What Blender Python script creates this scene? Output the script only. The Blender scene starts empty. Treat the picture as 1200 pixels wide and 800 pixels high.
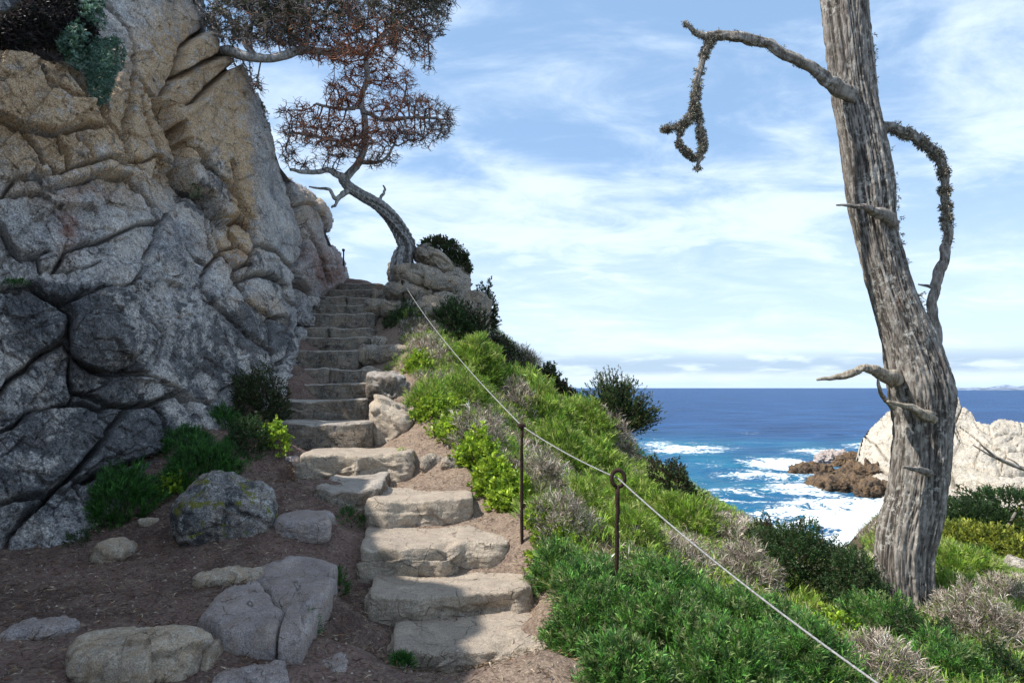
import bpy, math, random
import numpy as np
from mathutils import Vector

C = bpy.context.scene.collection
SC = bpy.context.scene
rng = np.random.default_rng(7)
random.seed(7)

# ------------------------------------------------------------------ camera, sky, sun, exposure
F = 800.0
PITCH = math.atan(54 / 800)
cam_d = bpy.data.cameras.new("camera")
cam = bpy.data.objects.new("camera", cam_d)
C.objects.link(cam)
cam_d.sensor_width = 36
cam_d.lens = 24
cam_d.clip_start = 0.05
cam_d.clip_end = 60000
cam.rotation_euler = (math.pi / 2 + PITCH, 0, 0)
SC.camera = cam
SUN = np.array([-0.56, -0.14, 0.80])
SUN /= np.linalg.norm(SUN)
sun_el = math.asin(SUN[2])
sun_rot = math.atan2(SUN[0], SUN[1])
ld = bpy.data.lights.new("sun", 'SUN')
ld.energy = 3.25
ld.angle = math.radians(0.55)
ld.color = (1.0, 0.95, 0.87)
sun = bpy.data.objects.new("sun", ld)
C.objects.link(sun)
sun.rotation_euler = Vector(-SUN).to_track_quat('-Z', 'Y').to_euler()
SC.view_settings.view_transform = 'Standard'
SC.view_settings.look = 'None'
SC.view_settings.gamma = 1
SC.view_settings.exposure = 1.14
SC.cycles.max_bounces = 6
SC.cycles.transparent_max_bounces = 4


class NT:
    def __init__(s, tree):
        s.t = tree
        s.n = tree.nodes
        s.n.clear()

    def new(s, typ, **kw):
        nd = s.n.new(typ)
        for k, v in kw.items():
            if k.startswith('_'):
                setattr(nd, k[1:], v)
        return nd

    def link(s, a, b):
        s.t.links.new(a, b)

    def put(s, sock, v):
        if isinstance(v, bpy.types.NodeSocket):
            s.link(v, sock)
        else:
            if hasattr(sock.default_value, '__len__') and not isinstance(v, (int, float)):
                v = tuple(v)
                if len(sock.default_value) == 4 and len(v) == 3:
                    v = v + (1,)
            sock.default_value = v

    def math(s, op, a, b=0.0, c=0.0, clamp=False):
        nd = s.n.new('ShaderNodeMath')
        nd.operation = op
        nd.use_clamp = clamp
        s.put(nd.inputs[0], a)
        s.put(nd.inputs[1], b)
        s.put(nd.inputs[2], c)
        return nd.outputs[0]

    def noise(s, vec, scale, detail=4, rough=0.5, dist=0.0, col=False, lac=2.0):
        nd = s.n.new('ShaderNodeTexNoise')
        s.put(nd.inputs['Vector'], vec)
        nd.inputs['Scale'].default_value = scale
        nd.inputs['Detail'].default_value = detail
        nd.inputs['Roughness'].default_value = rough
        nd.inputs['Distortion'].default_value = dist
        return nd.outputs['Color' if col else 'Fac']

    def voro(s, vec, scale, feature='F1', out='Distance', rand=1.0):
        nd = s.n.new('ShaderNodeTexVoronoi')
        nd.feature = feature
        s.put(nd.inputs['Vector'], vec)
        nd.inputs['Scale'].default_value = scale
        nd.inputs['Randomness'].default_value = rand
        return nd.outputs[out]

    def sstep(s, v, lo, hi, tlo=0.0, thi=1.0):
        nd = s.n.new('ShaderNodeMapRange')
        nd.interpolation_type = 'SMOOTHSTEP'
        s.put(nd.inputs['Value'], v)
        s.put(nd.inputs['From Min'], lo)
        s.put(nd.inputs['From Max'], hi)
        nd.inputs['To Min'].default_value = tlo
        nd.inputs['To Max'].default_value = thi
        return nd.outputs[0]

    def mix(s, f, a, b, typ='MIX'):
        nd = s.n.new('ShaderNodeMix')
        nd.data_type = 'RGBA'
        nd.blend_type = typ
        s.put(nd.inputs[0], f)
        s.put(nd.inputs[6], a)
        s.put(nd.inputs[7], b)
        return nd.outputs[2]

    def mapping(s, vec, scale=(1, 1, 1), rot=(0, 0, 0), loc=(0, 0, 0)):
        nd = s.n.new('ShaderNodeMapping')
        s.put(nd.inputs[0], vec)
        nd.inputs['Scale'].default_value = scale
        nd.inputs['Rotation'].default_value = rot
        nd.inputs['Location'].default_value = loc
        return nd.outputs[0]

    def bump(s, h, strength=0.5, dist=0.02, nrm=None):
        nd = s.n.new('ShaderNodeBump')
        nd.inputs['Strength'].default_value = strength
        nd.inputs['Distance'].default_value = dist
        s.put(nd.inputs['Height'], h)
        if nrm is not None:
            s.link(nrm, nd.inputs['Normal'])
        return nd.outputs[0]

    def attr(s, name, out='Color'):
        nd = s.n.new('ShaderNodeAttribute')
        nd.attribute_name = name
        return nd.outputs[out]

    def sep(s, v):
        nd = s.n.new('ShaderNodeSeparateXYZ')
        s.put(nd.inputs[0], v)
        return nd.outputs


# world: Nishita sky with thin procedural cloud layers laid out over a high flat layer
world = bpy.data.worlds.new("World")
SC.world = world
world.use_nodes = True
w = NT(world.node_tree)
tc = w.new('ShaderNodeTexCoord').outputs['Generated']
sky = w.new('ShaderNodeTexSky')
sky.sky_type = 'NISHITA'
sky.sun_disc = False
sky.sun_elevation = sun_el
sky.sun_rotation = sun_rot
sky.air_density = 1.0
sky.dust_density = 0.6
sky.ozone_density = 1.6
sx = w.sep(tc)
zpos = w.math('MAXIMUM', sx[2], 0.0)
den = w.math('ADD', zpos, 0.16)
cmb = w.new('ShaderNodeCombineXYZ')
w.link(w.math('DIVIDE', sx[0], den), cmb.inputs[0])
w.link(w.math('DIVIDE', sx[1], den), cmb.inputs[1])
P0 = cmb.outputs[0]
wl = w.mapping(P0, (0.85, 1.0, 1), (0, 0, math.radians(-35)), (1.7, 2.6, 0))
c1 = w.noise(wl, 1.0, 9, 0.55, 0.5)
c2 = w.noise(w.mapping(P0, (0.9, 1.4, 1), (0, 0, math.radians(-60)), (7.1, 0.4, 0)), 2.6, 8, 0.62, 0.5)
cl = w.math('ADD', w.math('MULTIPLY', c1, 0.62), w.math('MULTIPLY', c2, 0.46))
cloud = w.sstep(cl, 0.44, 0.66)
low = w.sstep(zpos, 0.0, 0.40, 0.50, 0.0)
veil = w.math('MAXIMUM', w.math('ADD', w.math('MULTIPLY', cloud, 0.74), 0.06), w.math('ADD', low, w.math('MULTIPLY', cloud, 0.3)), clamp=True)
bg_base = w.mix(1.0, sky.outputs[0], (0.108, 0.108, 0.108), 'MULTIPLY')
clc = (0.475, 0.545, 0.62)
skc = w.mix(veil, w.mix(0.65, bg_base, (0.135, 0.24, 0.395)), clc)
# low bank of grey stratus near the horizon
az = w.math('ARCTAN2', sx[0], sx[1])
el = w.math('ARCSINE', sx[2])
cb = w.new('ShaderNodeCombineXYZ')
w.link(w.math('MULTIPLY', az, 7.0), cb.inputs[0])
w.link(w.math('MULTIPLY', el, 36.0), cb.inputs[1])
bn = w.noise(cb.outputs[0], 1.6, 7, 0.55, 0.3)
band = w.math('MULTIPLY', w.sstep(el, 0.012, 0.026), w.sstep(el, 0.034, 0.058, 1.0, 0.0))
bank = w.math('MULTIPLY', band, w.sstep(bn, 0.30, 0.52))
skc = w.mix(w.math('MULTIPLY', bank, 0.85), skc, (0.235, 0.315, 0.41))
haz = w.sstep(el, 0.0, 0.018, 0.6, 0.0)
skc = w.mix(haz, skc, (0.33, 0.44, 0.56))
bg = w.new('ShaderNodeBackground')
w.link(skc, bg.inputs[0])
bg.inputs[1].default_value = 1.0
wo = w.new('ShaderNodeOutputWorld')
w.link(bg.outputs[0], wo.inputs[0])


# ------------------------------------------------------------------ helpers
def P(u, v, d):
    """point at forward distance d seen at photo pixel (u, v)"""
    u = np.asarray(u, float); v = np.asarray(v, float); d = np.asarray(d, float)
    zc = (400 - v) / F
    xc = (u - 600) / F
    cp, sp = math.cos(PITCH), math.sin(PITCH)
    dy = cp - zc * sp
    dz = sp + zc * cp
    t = d / dy
    return np.stack([xc * t, d + 0 * t, dz * t], -1)


def hash3(ix, iy, iz, seed):
    h = (ix.astype(np.int64) * 374761393 + iy.astype(np.int64) * 668265263 + iz.astype(np.int64) * 2147483647 + seed * 974634777) & 0xFFFFFFFF
    h = ((h ^ (h >> 13)) * 1274126177) & 0xFFFFFFFF
    h = ((h ^ (h >> 16)) * 2246822519) & 0xFFFFFFFF
    return h ^ (h >> 13)


def noise3(p, seed=0):
    p = np.asarray(p, float)
    i = np.floor(p).astype(np.int64)
    f = p - i
    q = f * f * f * (f * (f * 6 - 15) + 10)
    out = 0
    for dx in (0, 1):
        wx = q[..., 0] if dx else 1 - q[..., 0]
        for dy in (0, 1):
            wy = q[..., 1] if dy else 1 - q[..., 1]
            for dz in (0, 1):
                wz = q[..., 2] if dz else 1 - q[..., 2]
                h = hash3(i[..., 0] + dx, i[..., 1] + dy, i[..., 2] + dz, seed)
                g0 = (h & 1023) / 511.5 - 1
                g1 = ((h >> 10) & 1023) / 511.5 - 1
                g2 = ((h >> 20) & 1023) / 511.5 - 1
                out = out + wx * wy * wz * (g0 * (f[..., 0] - dx) + g1 * (f[..., 1] - dy) + g2 * (f[..., 2] - dz))
    return out * 1.5


def fbm(p, octaves=4, seed=0, gain=0.5):
    a, s, o = 1.0, 0.0, 0.0
    p = np.asarray(p, float)
    for k in range(octaves):
        o = o + a * noise3(p * (2.03 ** k) + 17.3 * k, seed + k)
        a *= gain
    return o


def ridged(p, octaves=3, seed=0):
    a, o = 1.0, 0.0
    for k in range(octaves):
        o = o + a * (1 - 2 * np.abs(noise3(np.asarray(p) * (2.1 ** k) + 9.1 * k, seed + k)))
        a *= 0.5
    return o


def facets(p, seed=0, amp=0.5):
    """piecewise planar offsets of random cells: angular broken faces"""
    p = np.asarray(p, float)
    i = np.floor(p).astype(np.int64)
    best = np.full(p.shape[:-1], 1e9)
    second = np.full(p.shape[:-1], 1e9)
    val = np.zeros(p.shape[:-1])
    for dx in (-1, 0, 1):
        for dy in (-1, 0, 1):
            for dz in (-1, 0, 1):
                c = i + np.array([dx, dy, dz])
                h = hash3(c[..., 0], c[..., 1], c[..., 2], seed)
                j = np.stack([(h & 255) / 255., ((h >> 8) & 255) / 255., ((h >> 16) & 255) / 255.], -1)
                h2 = hash3(c[..., 0], c[..., 1], c[..., 2], seed + 77)
                g = np.stack([(h2 & 255) / 127.5 - 1, ((h2 >> 8) & 255) / 127.5 - 1, ((h2 >> 16) & 255) / 127.5 - 1], -1)
                dv = p - (c + j)
                dd = (dv ** 2).sum(-1)
                m = dd < best
                second = np.where(m, best, np.minimum(second, dd))
                best = np.where(m, dd, best)
                val = np.where(m, (dv * g).sum(-1) + ((h2 >> 24) & 255) / 255. - .5, val)
    return val * amp, np.sqrt(second) - np.sqrt(best)


class TPS:
    def __init__(s, pts, vals, lam=1e-3):
        s.p = np.asarray(pts, float)
        n = len(s.p)
        K = s.k(s.p, s.p) + lam * np.eye(n)
        Q = np.hstack([np.ones((n, 1)), s.p])
        A = np.block([[K, Q], [Q.T, np.zeros((3, 3))]])
        s.c = np.linalg.solve(A, np.concatenate([vals, np.zeros(3)]))

    def k(s, a, b):
        r2 = ((a[:, None, :] - b[None, :, :]) ** 2).sum(-1)
        return 0.5 * r2 * np.log(r2 + 1e-12)

    def __call__(s, q):
        q = np.asarray(q, float)
        sh = q.shape[:-1]
        q = q.reshape(-1, 2)
        out = np.empty(len(q))
        n = len(s.p)
        for a in range(0, len(q), 20000):
            b = q[a:a + 20000]
            out[a:a + 20000] = s.k(b, s.p) @ s.c[:n] + s.c[n] + b @ s.c[n + 1:]
        return out.reshape(sh)


def inpoly(x, y, poly):
    poly = np.asarray(poly, float)
    ins = np.zeros(np.shape(x), bool)
    n = len(poly)
    for i in range(n):
        x0, y0 = poly[i]
        x1, y1 = poly[(i + 1) % n]
        if y0 == y1:
            continue
        c = ((y0 > y) != (y1 > y)) & (x < (x1 - x0) * (y - y0) / (y1 - y0) + x0)
        ins ^= c
    return ins


def segdist(x, y, pts, closed=False):
    pts = np.asarray(pts, float)
    d = np.full(np.shape(x), 1e9)
    n = len(pts)
    for i in range(n if closed else n - 1):
        a = pts[i]; b = pts[(i + 1) % n]
        ab = b - a
        L = (ab ** 2).sum() + 1e-9
        t = np.clip(((x - a[0]) * ab[0] + (y - a[1]) * ab[1]) / L, 0, 1)
        d = np.minimum(d, np.hypot(x - a[0] - t * ab[0], y - a[1] - t * ab[1]))
    return d


def mesh(name, V, Fc, mat=None, attrs=None, smooth=True):
    """V (n,3), Fc: list of int arrays (k,3) / (k,4)"""
    me = bpy.data.meshes.new(name)
    V = np.asarray(V, np.float32)
    if isinstance(Fc, np.ndarray):
        Fc = [Fc]
    Fc = [np.asarray(f, np.int32) for f in Fc if len(f)]
    nl = sum(f.size for f in Fc)
    npoly = sum(len(f) for f in Fc)
    me.vertices.add(len(V))
    me.vertices.foreach_set('co', V.ravel())
    me.loops.add(nl)
    me.loops.foreach_set('vertex_index', np.concatenate([f.ravel() for f in Fc]))
    me.polygons.add(npoly)
    tot = np.concatenate([np.full(len(f), f.shape[1], np.int32) for f in Fc])
    st = np.concatenate([[0], np.cumsum(tot)[:-1]]).astype(np.int32)
    me.polygons.foreach_set('loop_start', st)
    me.polygons.foreach_set('loop_total', tot)
    me.polygons.foreach_set('use_smooth', np.full(npoly, smooth, bool))
    me.update(calc_edges=True)
    if attrs:
        for k, a in attrs.items():
            a = np.asarray(a, np.float32)
            if a.shape[1] == 3:
                a = np.hstack([a, np.ones((len(a), 1), np.float32)])
            at = me.color_attributes.new(k, 'FLOAT_COLOR', 'POINT')
            at.data.foreach_set('color', a.ravel())
    if mat:
        me.materials.append(mat)
    return me


def link(name, me, parent=None, loc=None):
    o = bpy.data.objects.new(name, me)
    C.objects.link(o)
    if parent is not None:
        o.parent = parent
    if loc is not None:
        o.location = tuple(float(a) for a in loc)
    return o


def tag(o, label=None, cat=None, group=None, kind=None):
    if label: o['label'] = label
    if cat: o['category'] = cat
    if group: o['group'] = group
    if kind: o['kind'] = kind
    return o


def empty(name, loc, label, cat, group=None, kind=None):
    o = bpy.data.objects.new(name, None)
    o.empty_display_size = 0.1
    C.objects.link(o)
    o.location = tuple(float(a) for a in loc)
    return tag(o, label, cat, group, kind)


def solid(name, V, Fc, mat, origin=None, parent=None, attrs=None, smooth=True):
    """mesh object whose vertices are given in world space; origin = where its origin stands"""
    V = np.asarray(V, float)
    if parent is not None:
        V = V - np.array(parent.location)
        return link(name, mesh(name, V, Fc, mat, attrs, smooth), parent)
    if origin is None:
        origin = [V[:, 0].mean(), V[:, 1].mean(), V[:, 2].min()]
    return link(name, mesh(name, V - np.asarray(origin), Fc, mat, attrs, smooth), None, origin)


def gridfaces(nr, nc, wrap=False):
    r = np.arange(nr - 1)[:, None]
    c = np.arange(nc if wrap else nc - 1)[None, :]
    c1 = (c + 1) % nc
    return np.stack([r * nc + c, r * nc + c1, (r + 1) * nc + c1, (r + 1) * nc + c], -1).reshape(-1, 4)


def unit(a):
    return a / (np.linalg.norm(a, axis=-1, keepdims=True) + 1e-12)


def smoothline(pts, n):
    """Catmull-Rom through pts (k,m) resampled to n points"""
    p = np.asarray(pts, float)
    p = np.vstack([2 * p[0] - p[1], p, 2 * p[-1] - p[-2]])
    k = len(p) - 3
    t = np.linspace(0, k - 1e-6, n)
    i = t.astype(int)
    f = (t - i)[:, None]
    a, b, c, d = p[i], p[i + 1], p[i + 2], p[i + 3]
    return 0.5 * ((2 * b) + (-a + c) * f + (2 * a - 5 * b + 4 * c - d) * f ** 2 + (-a + 3 * b - 3 * c + d) * f ** 3)


def tube(pts, rad, ns=8, disp=None, cap=True):
    pts = np.asarray(pts, float)
    n = len(pts)
    rad = np.broadcast_to(rad, (n,)).astype(float)
    T = unit(np.gradient(pts, axis=0))
    u = np.cross(T[0], [0.3, 0.9, 0.2]); u /= np.linalg.norm(u)
    U = np.empty_like(pts)
    for i in range(n):
        u = u - T[i] * (u @ T[i]); u /= np.linalg.norm(u) + 1e-12
        U[i] = u
    W = np.cross(T, U)
    th = np.linspace(0, 2 * np.pi, ns, endpoint=False)
    dirs = U[:, None, :] * np.cos(th)[None, :, None] + W[:, None, :] * np.sin(th)[None, :, None]
    R = rad[:, None].repeat(ns, 1)
    if disp is not None:
        R = R + disp(th, n)
    V = (pts[:, None, :] + dirs * R[..., None]).reshape(-1, 3)
    Fc = [gridfaces(n, ns, True)]
    if cap:
        V = np.vstack([V, pts[0], pts[-1]])
        a = np.arange(ns); b = (a + 1) % ns
        Fc.append(np.stack([b, a, np.full(ns, n * ns)], -1))
        o = (n - 1) * ns
        Fc.append(np.stack([o + a, o + b, np.full(ns, n * ns + 1)], -1))
    return V, Fc


class Acc:
    def __init__(s):
        s.V = []; s.Q = []; s.T = []; s.A = []; s.n = 0

    def add(s, V, Fc, col=None):
        if isinstance(Fc, np.ndarray):
            Fc = [Fc]
        for f in Fc:
            if len(f):
                (s.Q if f.shape[1] == 4 else s.T).append(f + s.n)
        s.V.append(V)
        if col is not None:
            col = np.asarray(col, float)
            s.A.append(np.broadcast_to(col, (len(V), 3)) if col.ndim == 1 else col)
        s.n += len(V)

    def out(s):
        V = np.vstack(s.V)
        Fc = []
        if s.Q: Fc.append(np.vstack(s.Q))
        if s.T: Fc.append(np.vstack(s.T))
        return V, Fc, ({'tint': np.vstack(s.A)} if s.A else None)

    def build(s, name, mat, parent=None, origin=None, smooth=True):
        V, Fc, A = s.out()
        return solid(name, V, Fc, mat, origin, parent, A, smooth)


# ------------------------------------------------------------------ materials
def material(name):
    m = bpy.data.materials.new(name)
    m.use_nodes = True
    return m, NT(m.node_tree)


def finish(n, col, rough=0.85, nrm=None, spec=0.3, metal=0.0):
    b = n.new('ShaderNodeBsdfPrincipled')
    n.put(b.inputs['Base Color'], col)
    n.put(b.inputs['Roughness'], rough)
    b.inputs['Specular IOR Level'].default_value = spec
    b.inputs['Metallic'].default_value = metal
    if nrm is not None:
        n.link(nrm, b.inputs['Normal'])
    o = n.new('ShaderNodeOutputMaterial')
    n.link(b.outputs[0], o.inputs[0])


def rock_mat(name, base=(0.20, 0.195, 0.19), light=(0.40, 0.385, 0.36), tan=(0.36, 0.235, 0.125), dark=(0.045, 0.046, 0.052),
             tan_amt=0.0, dark_amt=0.0, lichen=0.5, sc=1.0, bump=0.8, moss=0.0, soil=0.0, soil_rimlight_lo=0.75, soil_rimlight_c=(0.22, 0.165, 0.14)):
    m, n = material(name)
    tc = n.new('ShaderNodeTexCoord').outputs['Object']
    tone = n.attr('tone')
    ts = n.new('ShaderNodeSeparateColor')
    n.link(tone, ts.inputs[0])
    v = n.mapping(tc, (sc, sc, sc))
    n1 = n.noise(v, 1.6, 8, 0.62, 0.6)
    n2 = n.noise(v, 4.5, 8, 0.66, 0.8)
    n3 = n.noise(v, 17, 6, 0.7)
    n4 = n.noise(v, 75, 3, 0.65)
    n5 = n.noise(v, 38, 7, 0.8)
    col = n.mix(n.sstep(n.math('ADD', n.math('MULTIPLY', n1, .35), n.math('ADD', n.math('MULTIPLY', n3, .35), n.math('MULTIPLY', n5, .3))), 0.40, 0.60), base, light)
    tf = n.math('ADD', n.math('MULTIPLY', n.sstep(n.math('ADD', n2, n.math('MULTIPLY', n1, .5)), 0.62, 0.88), 0.35 + tan_amt),
                n.math('MULTIPLY', ts.outputs[0], n.sstep(n2, 0.30, 0.56, 0.25, 1.1)), clamp=True)
    col = n.mix(n.math('MULTIPLY', tf, 0.8), col, tan)
    rf = n.math('MULTIPLY', ts.outputs[2], n.sstep(n2, 0.3, 0.6, 0.2, 1.0), clamp=True)
    col = n.mix(rf, col, (0.27, 0.125, 0.085))
    # dark crust lichen
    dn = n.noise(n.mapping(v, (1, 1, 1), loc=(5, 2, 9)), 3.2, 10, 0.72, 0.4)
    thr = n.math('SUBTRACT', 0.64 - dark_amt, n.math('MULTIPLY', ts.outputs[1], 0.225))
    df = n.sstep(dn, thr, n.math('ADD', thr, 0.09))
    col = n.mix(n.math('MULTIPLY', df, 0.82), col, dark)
    # pale lichen spots
    pn = n.noise(n.mapping(v, (1, 1, 1), loc=(1, 7, 3)), 6.5, 9, 0.75)
    pf = n.sstep(pn, 0.60 - 0.05 * lichen, 0.64 - 0.03 * lichen, 0, 1)
    col = n.mix(n.math('MULTIPLY', pf, 0.75 * lichen), col, (0.46, 0.47, 0.46))
    vo = n.voro(v, 26)
    sp = n.math('MULTIPLY', n.sstep(vo, 0.16, 0.26, 1, 0), n.sstep(n3, 0.5, 0.58))
    col = n.mix(n.math('MULTIPLY', sp, 0.55 * lichen), col, (0.5, 0.5, 0.48))
    if moss > 0:
        mn = n.noise(n.mapping(v, loc=(3, 3, 3)), 5, 7, 0.7)
        geo = n.new('ShaderNodeNewGeometry')
        up = n.sep(geo.outputs['Normal'])[2]
        mf = n.math('MULTIPLY', n.sstep(mn, 0.60 - moss * .12, 0.66 - moss * .12), n.sstep(up, -0.2, 0.3))
        col = n.mix(mf, col, (0.15, 0.15, 0.025))
    if soil > 0:  # soil on upward faces; on the shaded steps, painted rim light
        geo = n.new('ShaderNodeNewGeometry')
        up = n.sep(geo.outputs['Normal'])[2]
        sn = n.noise(v, 2.2, 7, 0.65)
        sf = n.math('MULTIPLY', n.sstep(up, soil_rimlight_lo, soil_rimlight_lo + .21), n.sstep(sn, 0.30, 0.55))
        col = n.mix(n.math('MULTIPLY', sf, soil), col, soil_rimlight_c)
    # grain
    g = n.sstep(n4, 0.3, 0.7, 0.45 if sc < 2 else .68, 1.55 if sc < 2 else 1.32)
    cc = n.new('ShaderNodeCombineColor')
    for i in range(3): n.link(g, cc.inputs[i])
    col = n.mix(1.0, col, cc.outputs[0], 'MULTIPLY')
    pn2 = n.noise(n.mapping(v, loc=(11, 2, 5)), 30, 5, 0.75)
    col = n.mix(n.math('MULTIPLY', n.sstep(pn2, 0.60, 0.66), 0.6 * min(1, lichen + .3)), col, (0.50, 0.49, 0.46))
    col = n.mix(n.math('MULTIPLY', n.sstep(pn2, 0.40, 0.35), 0.55), col, dark)
    # thin cracks
    ck = n.voro(n.mix(0.12, v, n.noise(v, 3, 5, 0.6, col=True)), 2.3, 'DISTANCE_TO_EDGE')
    ckf = n.math('MULTIPLY', n.sstep(ck, 0.0, 0.02, 1, 0), n.sstep(n2, 0.42, 0.6))
    col = n.mix(n.math('MULTIPLY', ckf, 0.5), col, (0.03, 0.028, 0.026))
    h = n.math('ADD', n.math('MULTIPLY', n2, 1.0), n.math('MULTIPLY', n3, 0.6))
    h = n.math('ADD', h, n.math('ADD', n.math('MULTIPLY', n4, 0.16), n.math('MULTIPLY', n5, 0.4)))
    h = n.math('SUBTRACT', h, n.math('MULTIPLY', ckf, 0.5))
    nb = n.bump(h, bump, 0.07 / sc)
    finish(n, col, n.sstep(n3, 0.3, 0.7, 0.7, 0.95), nb, 0.25)
    return m


M = {}
M['cliff'] = rock_mat('granite_cliff', dark_amt=0.045, lichen=0.7, light=(0.70, 0.68, 0.66), base=(0.20, 0.203, 0.222), tan=(0.58, 0.37, 0.18), dark=(0.07, 0.072, 0.08), tan_amt=-.12, bump=1.0)
M['boulder'] = rock_mat('lichen_boulder', base=(0.10, 0.10, 0.10), light=(0.33, 0.32, 0.315), dark_amt=0.15, lichen=1.0, moss=0.45, sc=1.6)
M['tanrock'] = rock_mat('tan_granite', base=(0.30, 0.24, 0.185), light=(0.56, 0.48, 0.38), tan_amt=0.3, lichen=0.5, sc=2.2)
M['flag'] = rock_mat('flagstone', base=(0.25, 0.22, 0.215), light=(0.47, 0.42, 0.41), tan_amt=0.0, dark_amt=-0.03, lichen=0.25, sc=2.2, soil=0.5)
M['step'] = rock_mat('step_granite', base=(0.27, 0.225, 0.175), light=(0.58, 0.495, 0.40), tan=(0.45, 0.36, 0.26), tan_amt=0.15, dark_amt=0.02, lichen=0.3, sc=2.6, soil=0.6, soil_rimlight_c=(0.33, 0.27, 0.225), bump=0.9)
M['stepshade'] = rock_mat('step_granite_shade', base=(0.065, 0.057, 0.047), light=(0.29, 0.26, 0.225), tan_amt=0.0, dark_amt=0.08, lichen=0.35, sc=2.2, soil=0.85, soil_rimlight_lo=0.35, soil_rimlight_c=(0.42, 0.375, 0.33), bump=0.9)  # step granite painted darker for shade, its pale 'soil' as light on the rims
M['outcrop'] = rock_mat('outcrop_granite', base=(0.22, 0.20, 0.18), light=(0.42, 0.37, 0.30), tan_amt=0.15, dark_amt=-0.05, lichen=0.4, sc=1.0)
M['searock'] = rock_mat('pale_sea_granite', base=(0.42, 0.375, 0.31), light=(0.66, 0.61, 0.53), tan=(0.5, 0.37, 0.22), dark=(0.2, 0.16, 0.12), tan_amt=0.0, dark_amt=-0.03, lichen=0.3, sc=0.2, bump=1.0)
M['wetrock'] = rock_mat('wet_brown_rock', base=(0.07, 0.05, 0.035), light=(0.17, 0.125, 0.09), tan=(0.38, 0.2, 0.06), dark=(0.025, 0.02, 0.018), tan_amt=-.05, dark_amt=0.12, lichen=0.1, sc=0.3, bump=1.0)


def bark_mat(name, c0, c1, lich=0.4, sc=1.0, rust=0.15):
    m, n = material(name)
    tc = n.new('ShaderNodeTexCoord').outputs['Object']
    geo = n.attr('grain')          # (around, along, furrow)
    gs = n.new('ShaderNodeSeparateColor')
    n.link(geo, gs.inputs[0])
    st = n.mapping(tc, (sc, sc, sc * 0.2))
    f1 = n.noise(st, 26, 7, 0.65, 0.8)
    f2 = n.noise(n.mapping(tc, (sc, sc, sc * 0.3)), 60, 4, 0.6, 0.3)
    n1 = n.noise(tc, 2.5 * sc, 6, 0.6, 0.5)
    col = n.mix(n.sstep(f1, 0.36, 0.62), c0, c1)
    col = n.mix(n.math('MULTIPLY', n.sstep(gs.outputs[2], 0.10, 0.5), 0.8), col, (0.035, 0.028, 0.024))
    ln = n.noise(tc, 21 * sc, 8, 0.75)
    lf = n.math('MULTIPLY', n.sstep(ln, 0.5, 0.6), n.sstep(n1, 0.40, 0.6, 0.15, 1.0))
    col = n.mix(n.math('MULTIPLY', lf, lich), col, (0.52, 0.51, 0.47))
    rn = n.noise(n.mapping(tc, (1, 1, .25), loc=(4, 4, 4)), 5 * sc, 5, 0.6)
    col = n.mix(n.math('MULTIPLY', n.sstep(rn, 0.6, 0.7), rust), col, (0.3, 0.12, 0.055))
    h = n.math('ADD', f1, n.math('MULTIPLY', f2, 0.4))
    nb = n.bump(h, 0.9, 0.02 / sc)
    finish(n, col, 0.9, nb, 0.15)
    return m


M['bark'] = bark_mat('weathered_bark', (0.10, 0.087, 0.076), (0.31, 0.28, 0.25), 0.75)
M['bark2'] = bark_mat('silver_bark', (0.13, 0.125, 0.12), (0.42, 0.41, 0.40), 0.3)
M['deadwood'] = bark_mat('bleached_wood', (0.15, 0.12, 0.09), (0.38, 0.33, 0.26), 0.3, 2.0)


def tint_mat(name, transl=0.3, rough=0.6, spec=0.2, mult=1.0):
    m, n = material(name)
    col = n.attr('tint')
    if mult != 1.0:
        col = n.mix(1.0, col, (mult,) * 3, 'MULTIPLY')
    b = n.new('ShaderNodeBsdfPrincipled')
    n.link(col, b.inputs['Base Color'])
    b.inputs['Roughness'].default_value = rough
    b.inputs['Specular IOR Level'].default_value = spec
    o = n.new('ShaderNodeOutputMaterial')
    if transl > 0:
        t = n.new('ShaderNodeBsdfTranslucent')
        n.link(col, t.inputs[0])
        mx = n.new('ShaderNodeMixShader')
        mx.inputs[0].default_value = transl
        n.link(b.outputs[0], mx.inputs[1])
        n.link(t.outputs[0], mx.inputs[2])
        n.link(mx.outputs[0], o.inputs[0])
    else:
        n.link(b.outputs[0], o.inputs[0])
    return m


M['leaf'] = tint_mat('leaves', 0.38, 0.45, 0.4)
M['twig'] = tint_mat('dry_twigs', 0.0, 0.85, 0.1)


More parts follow.
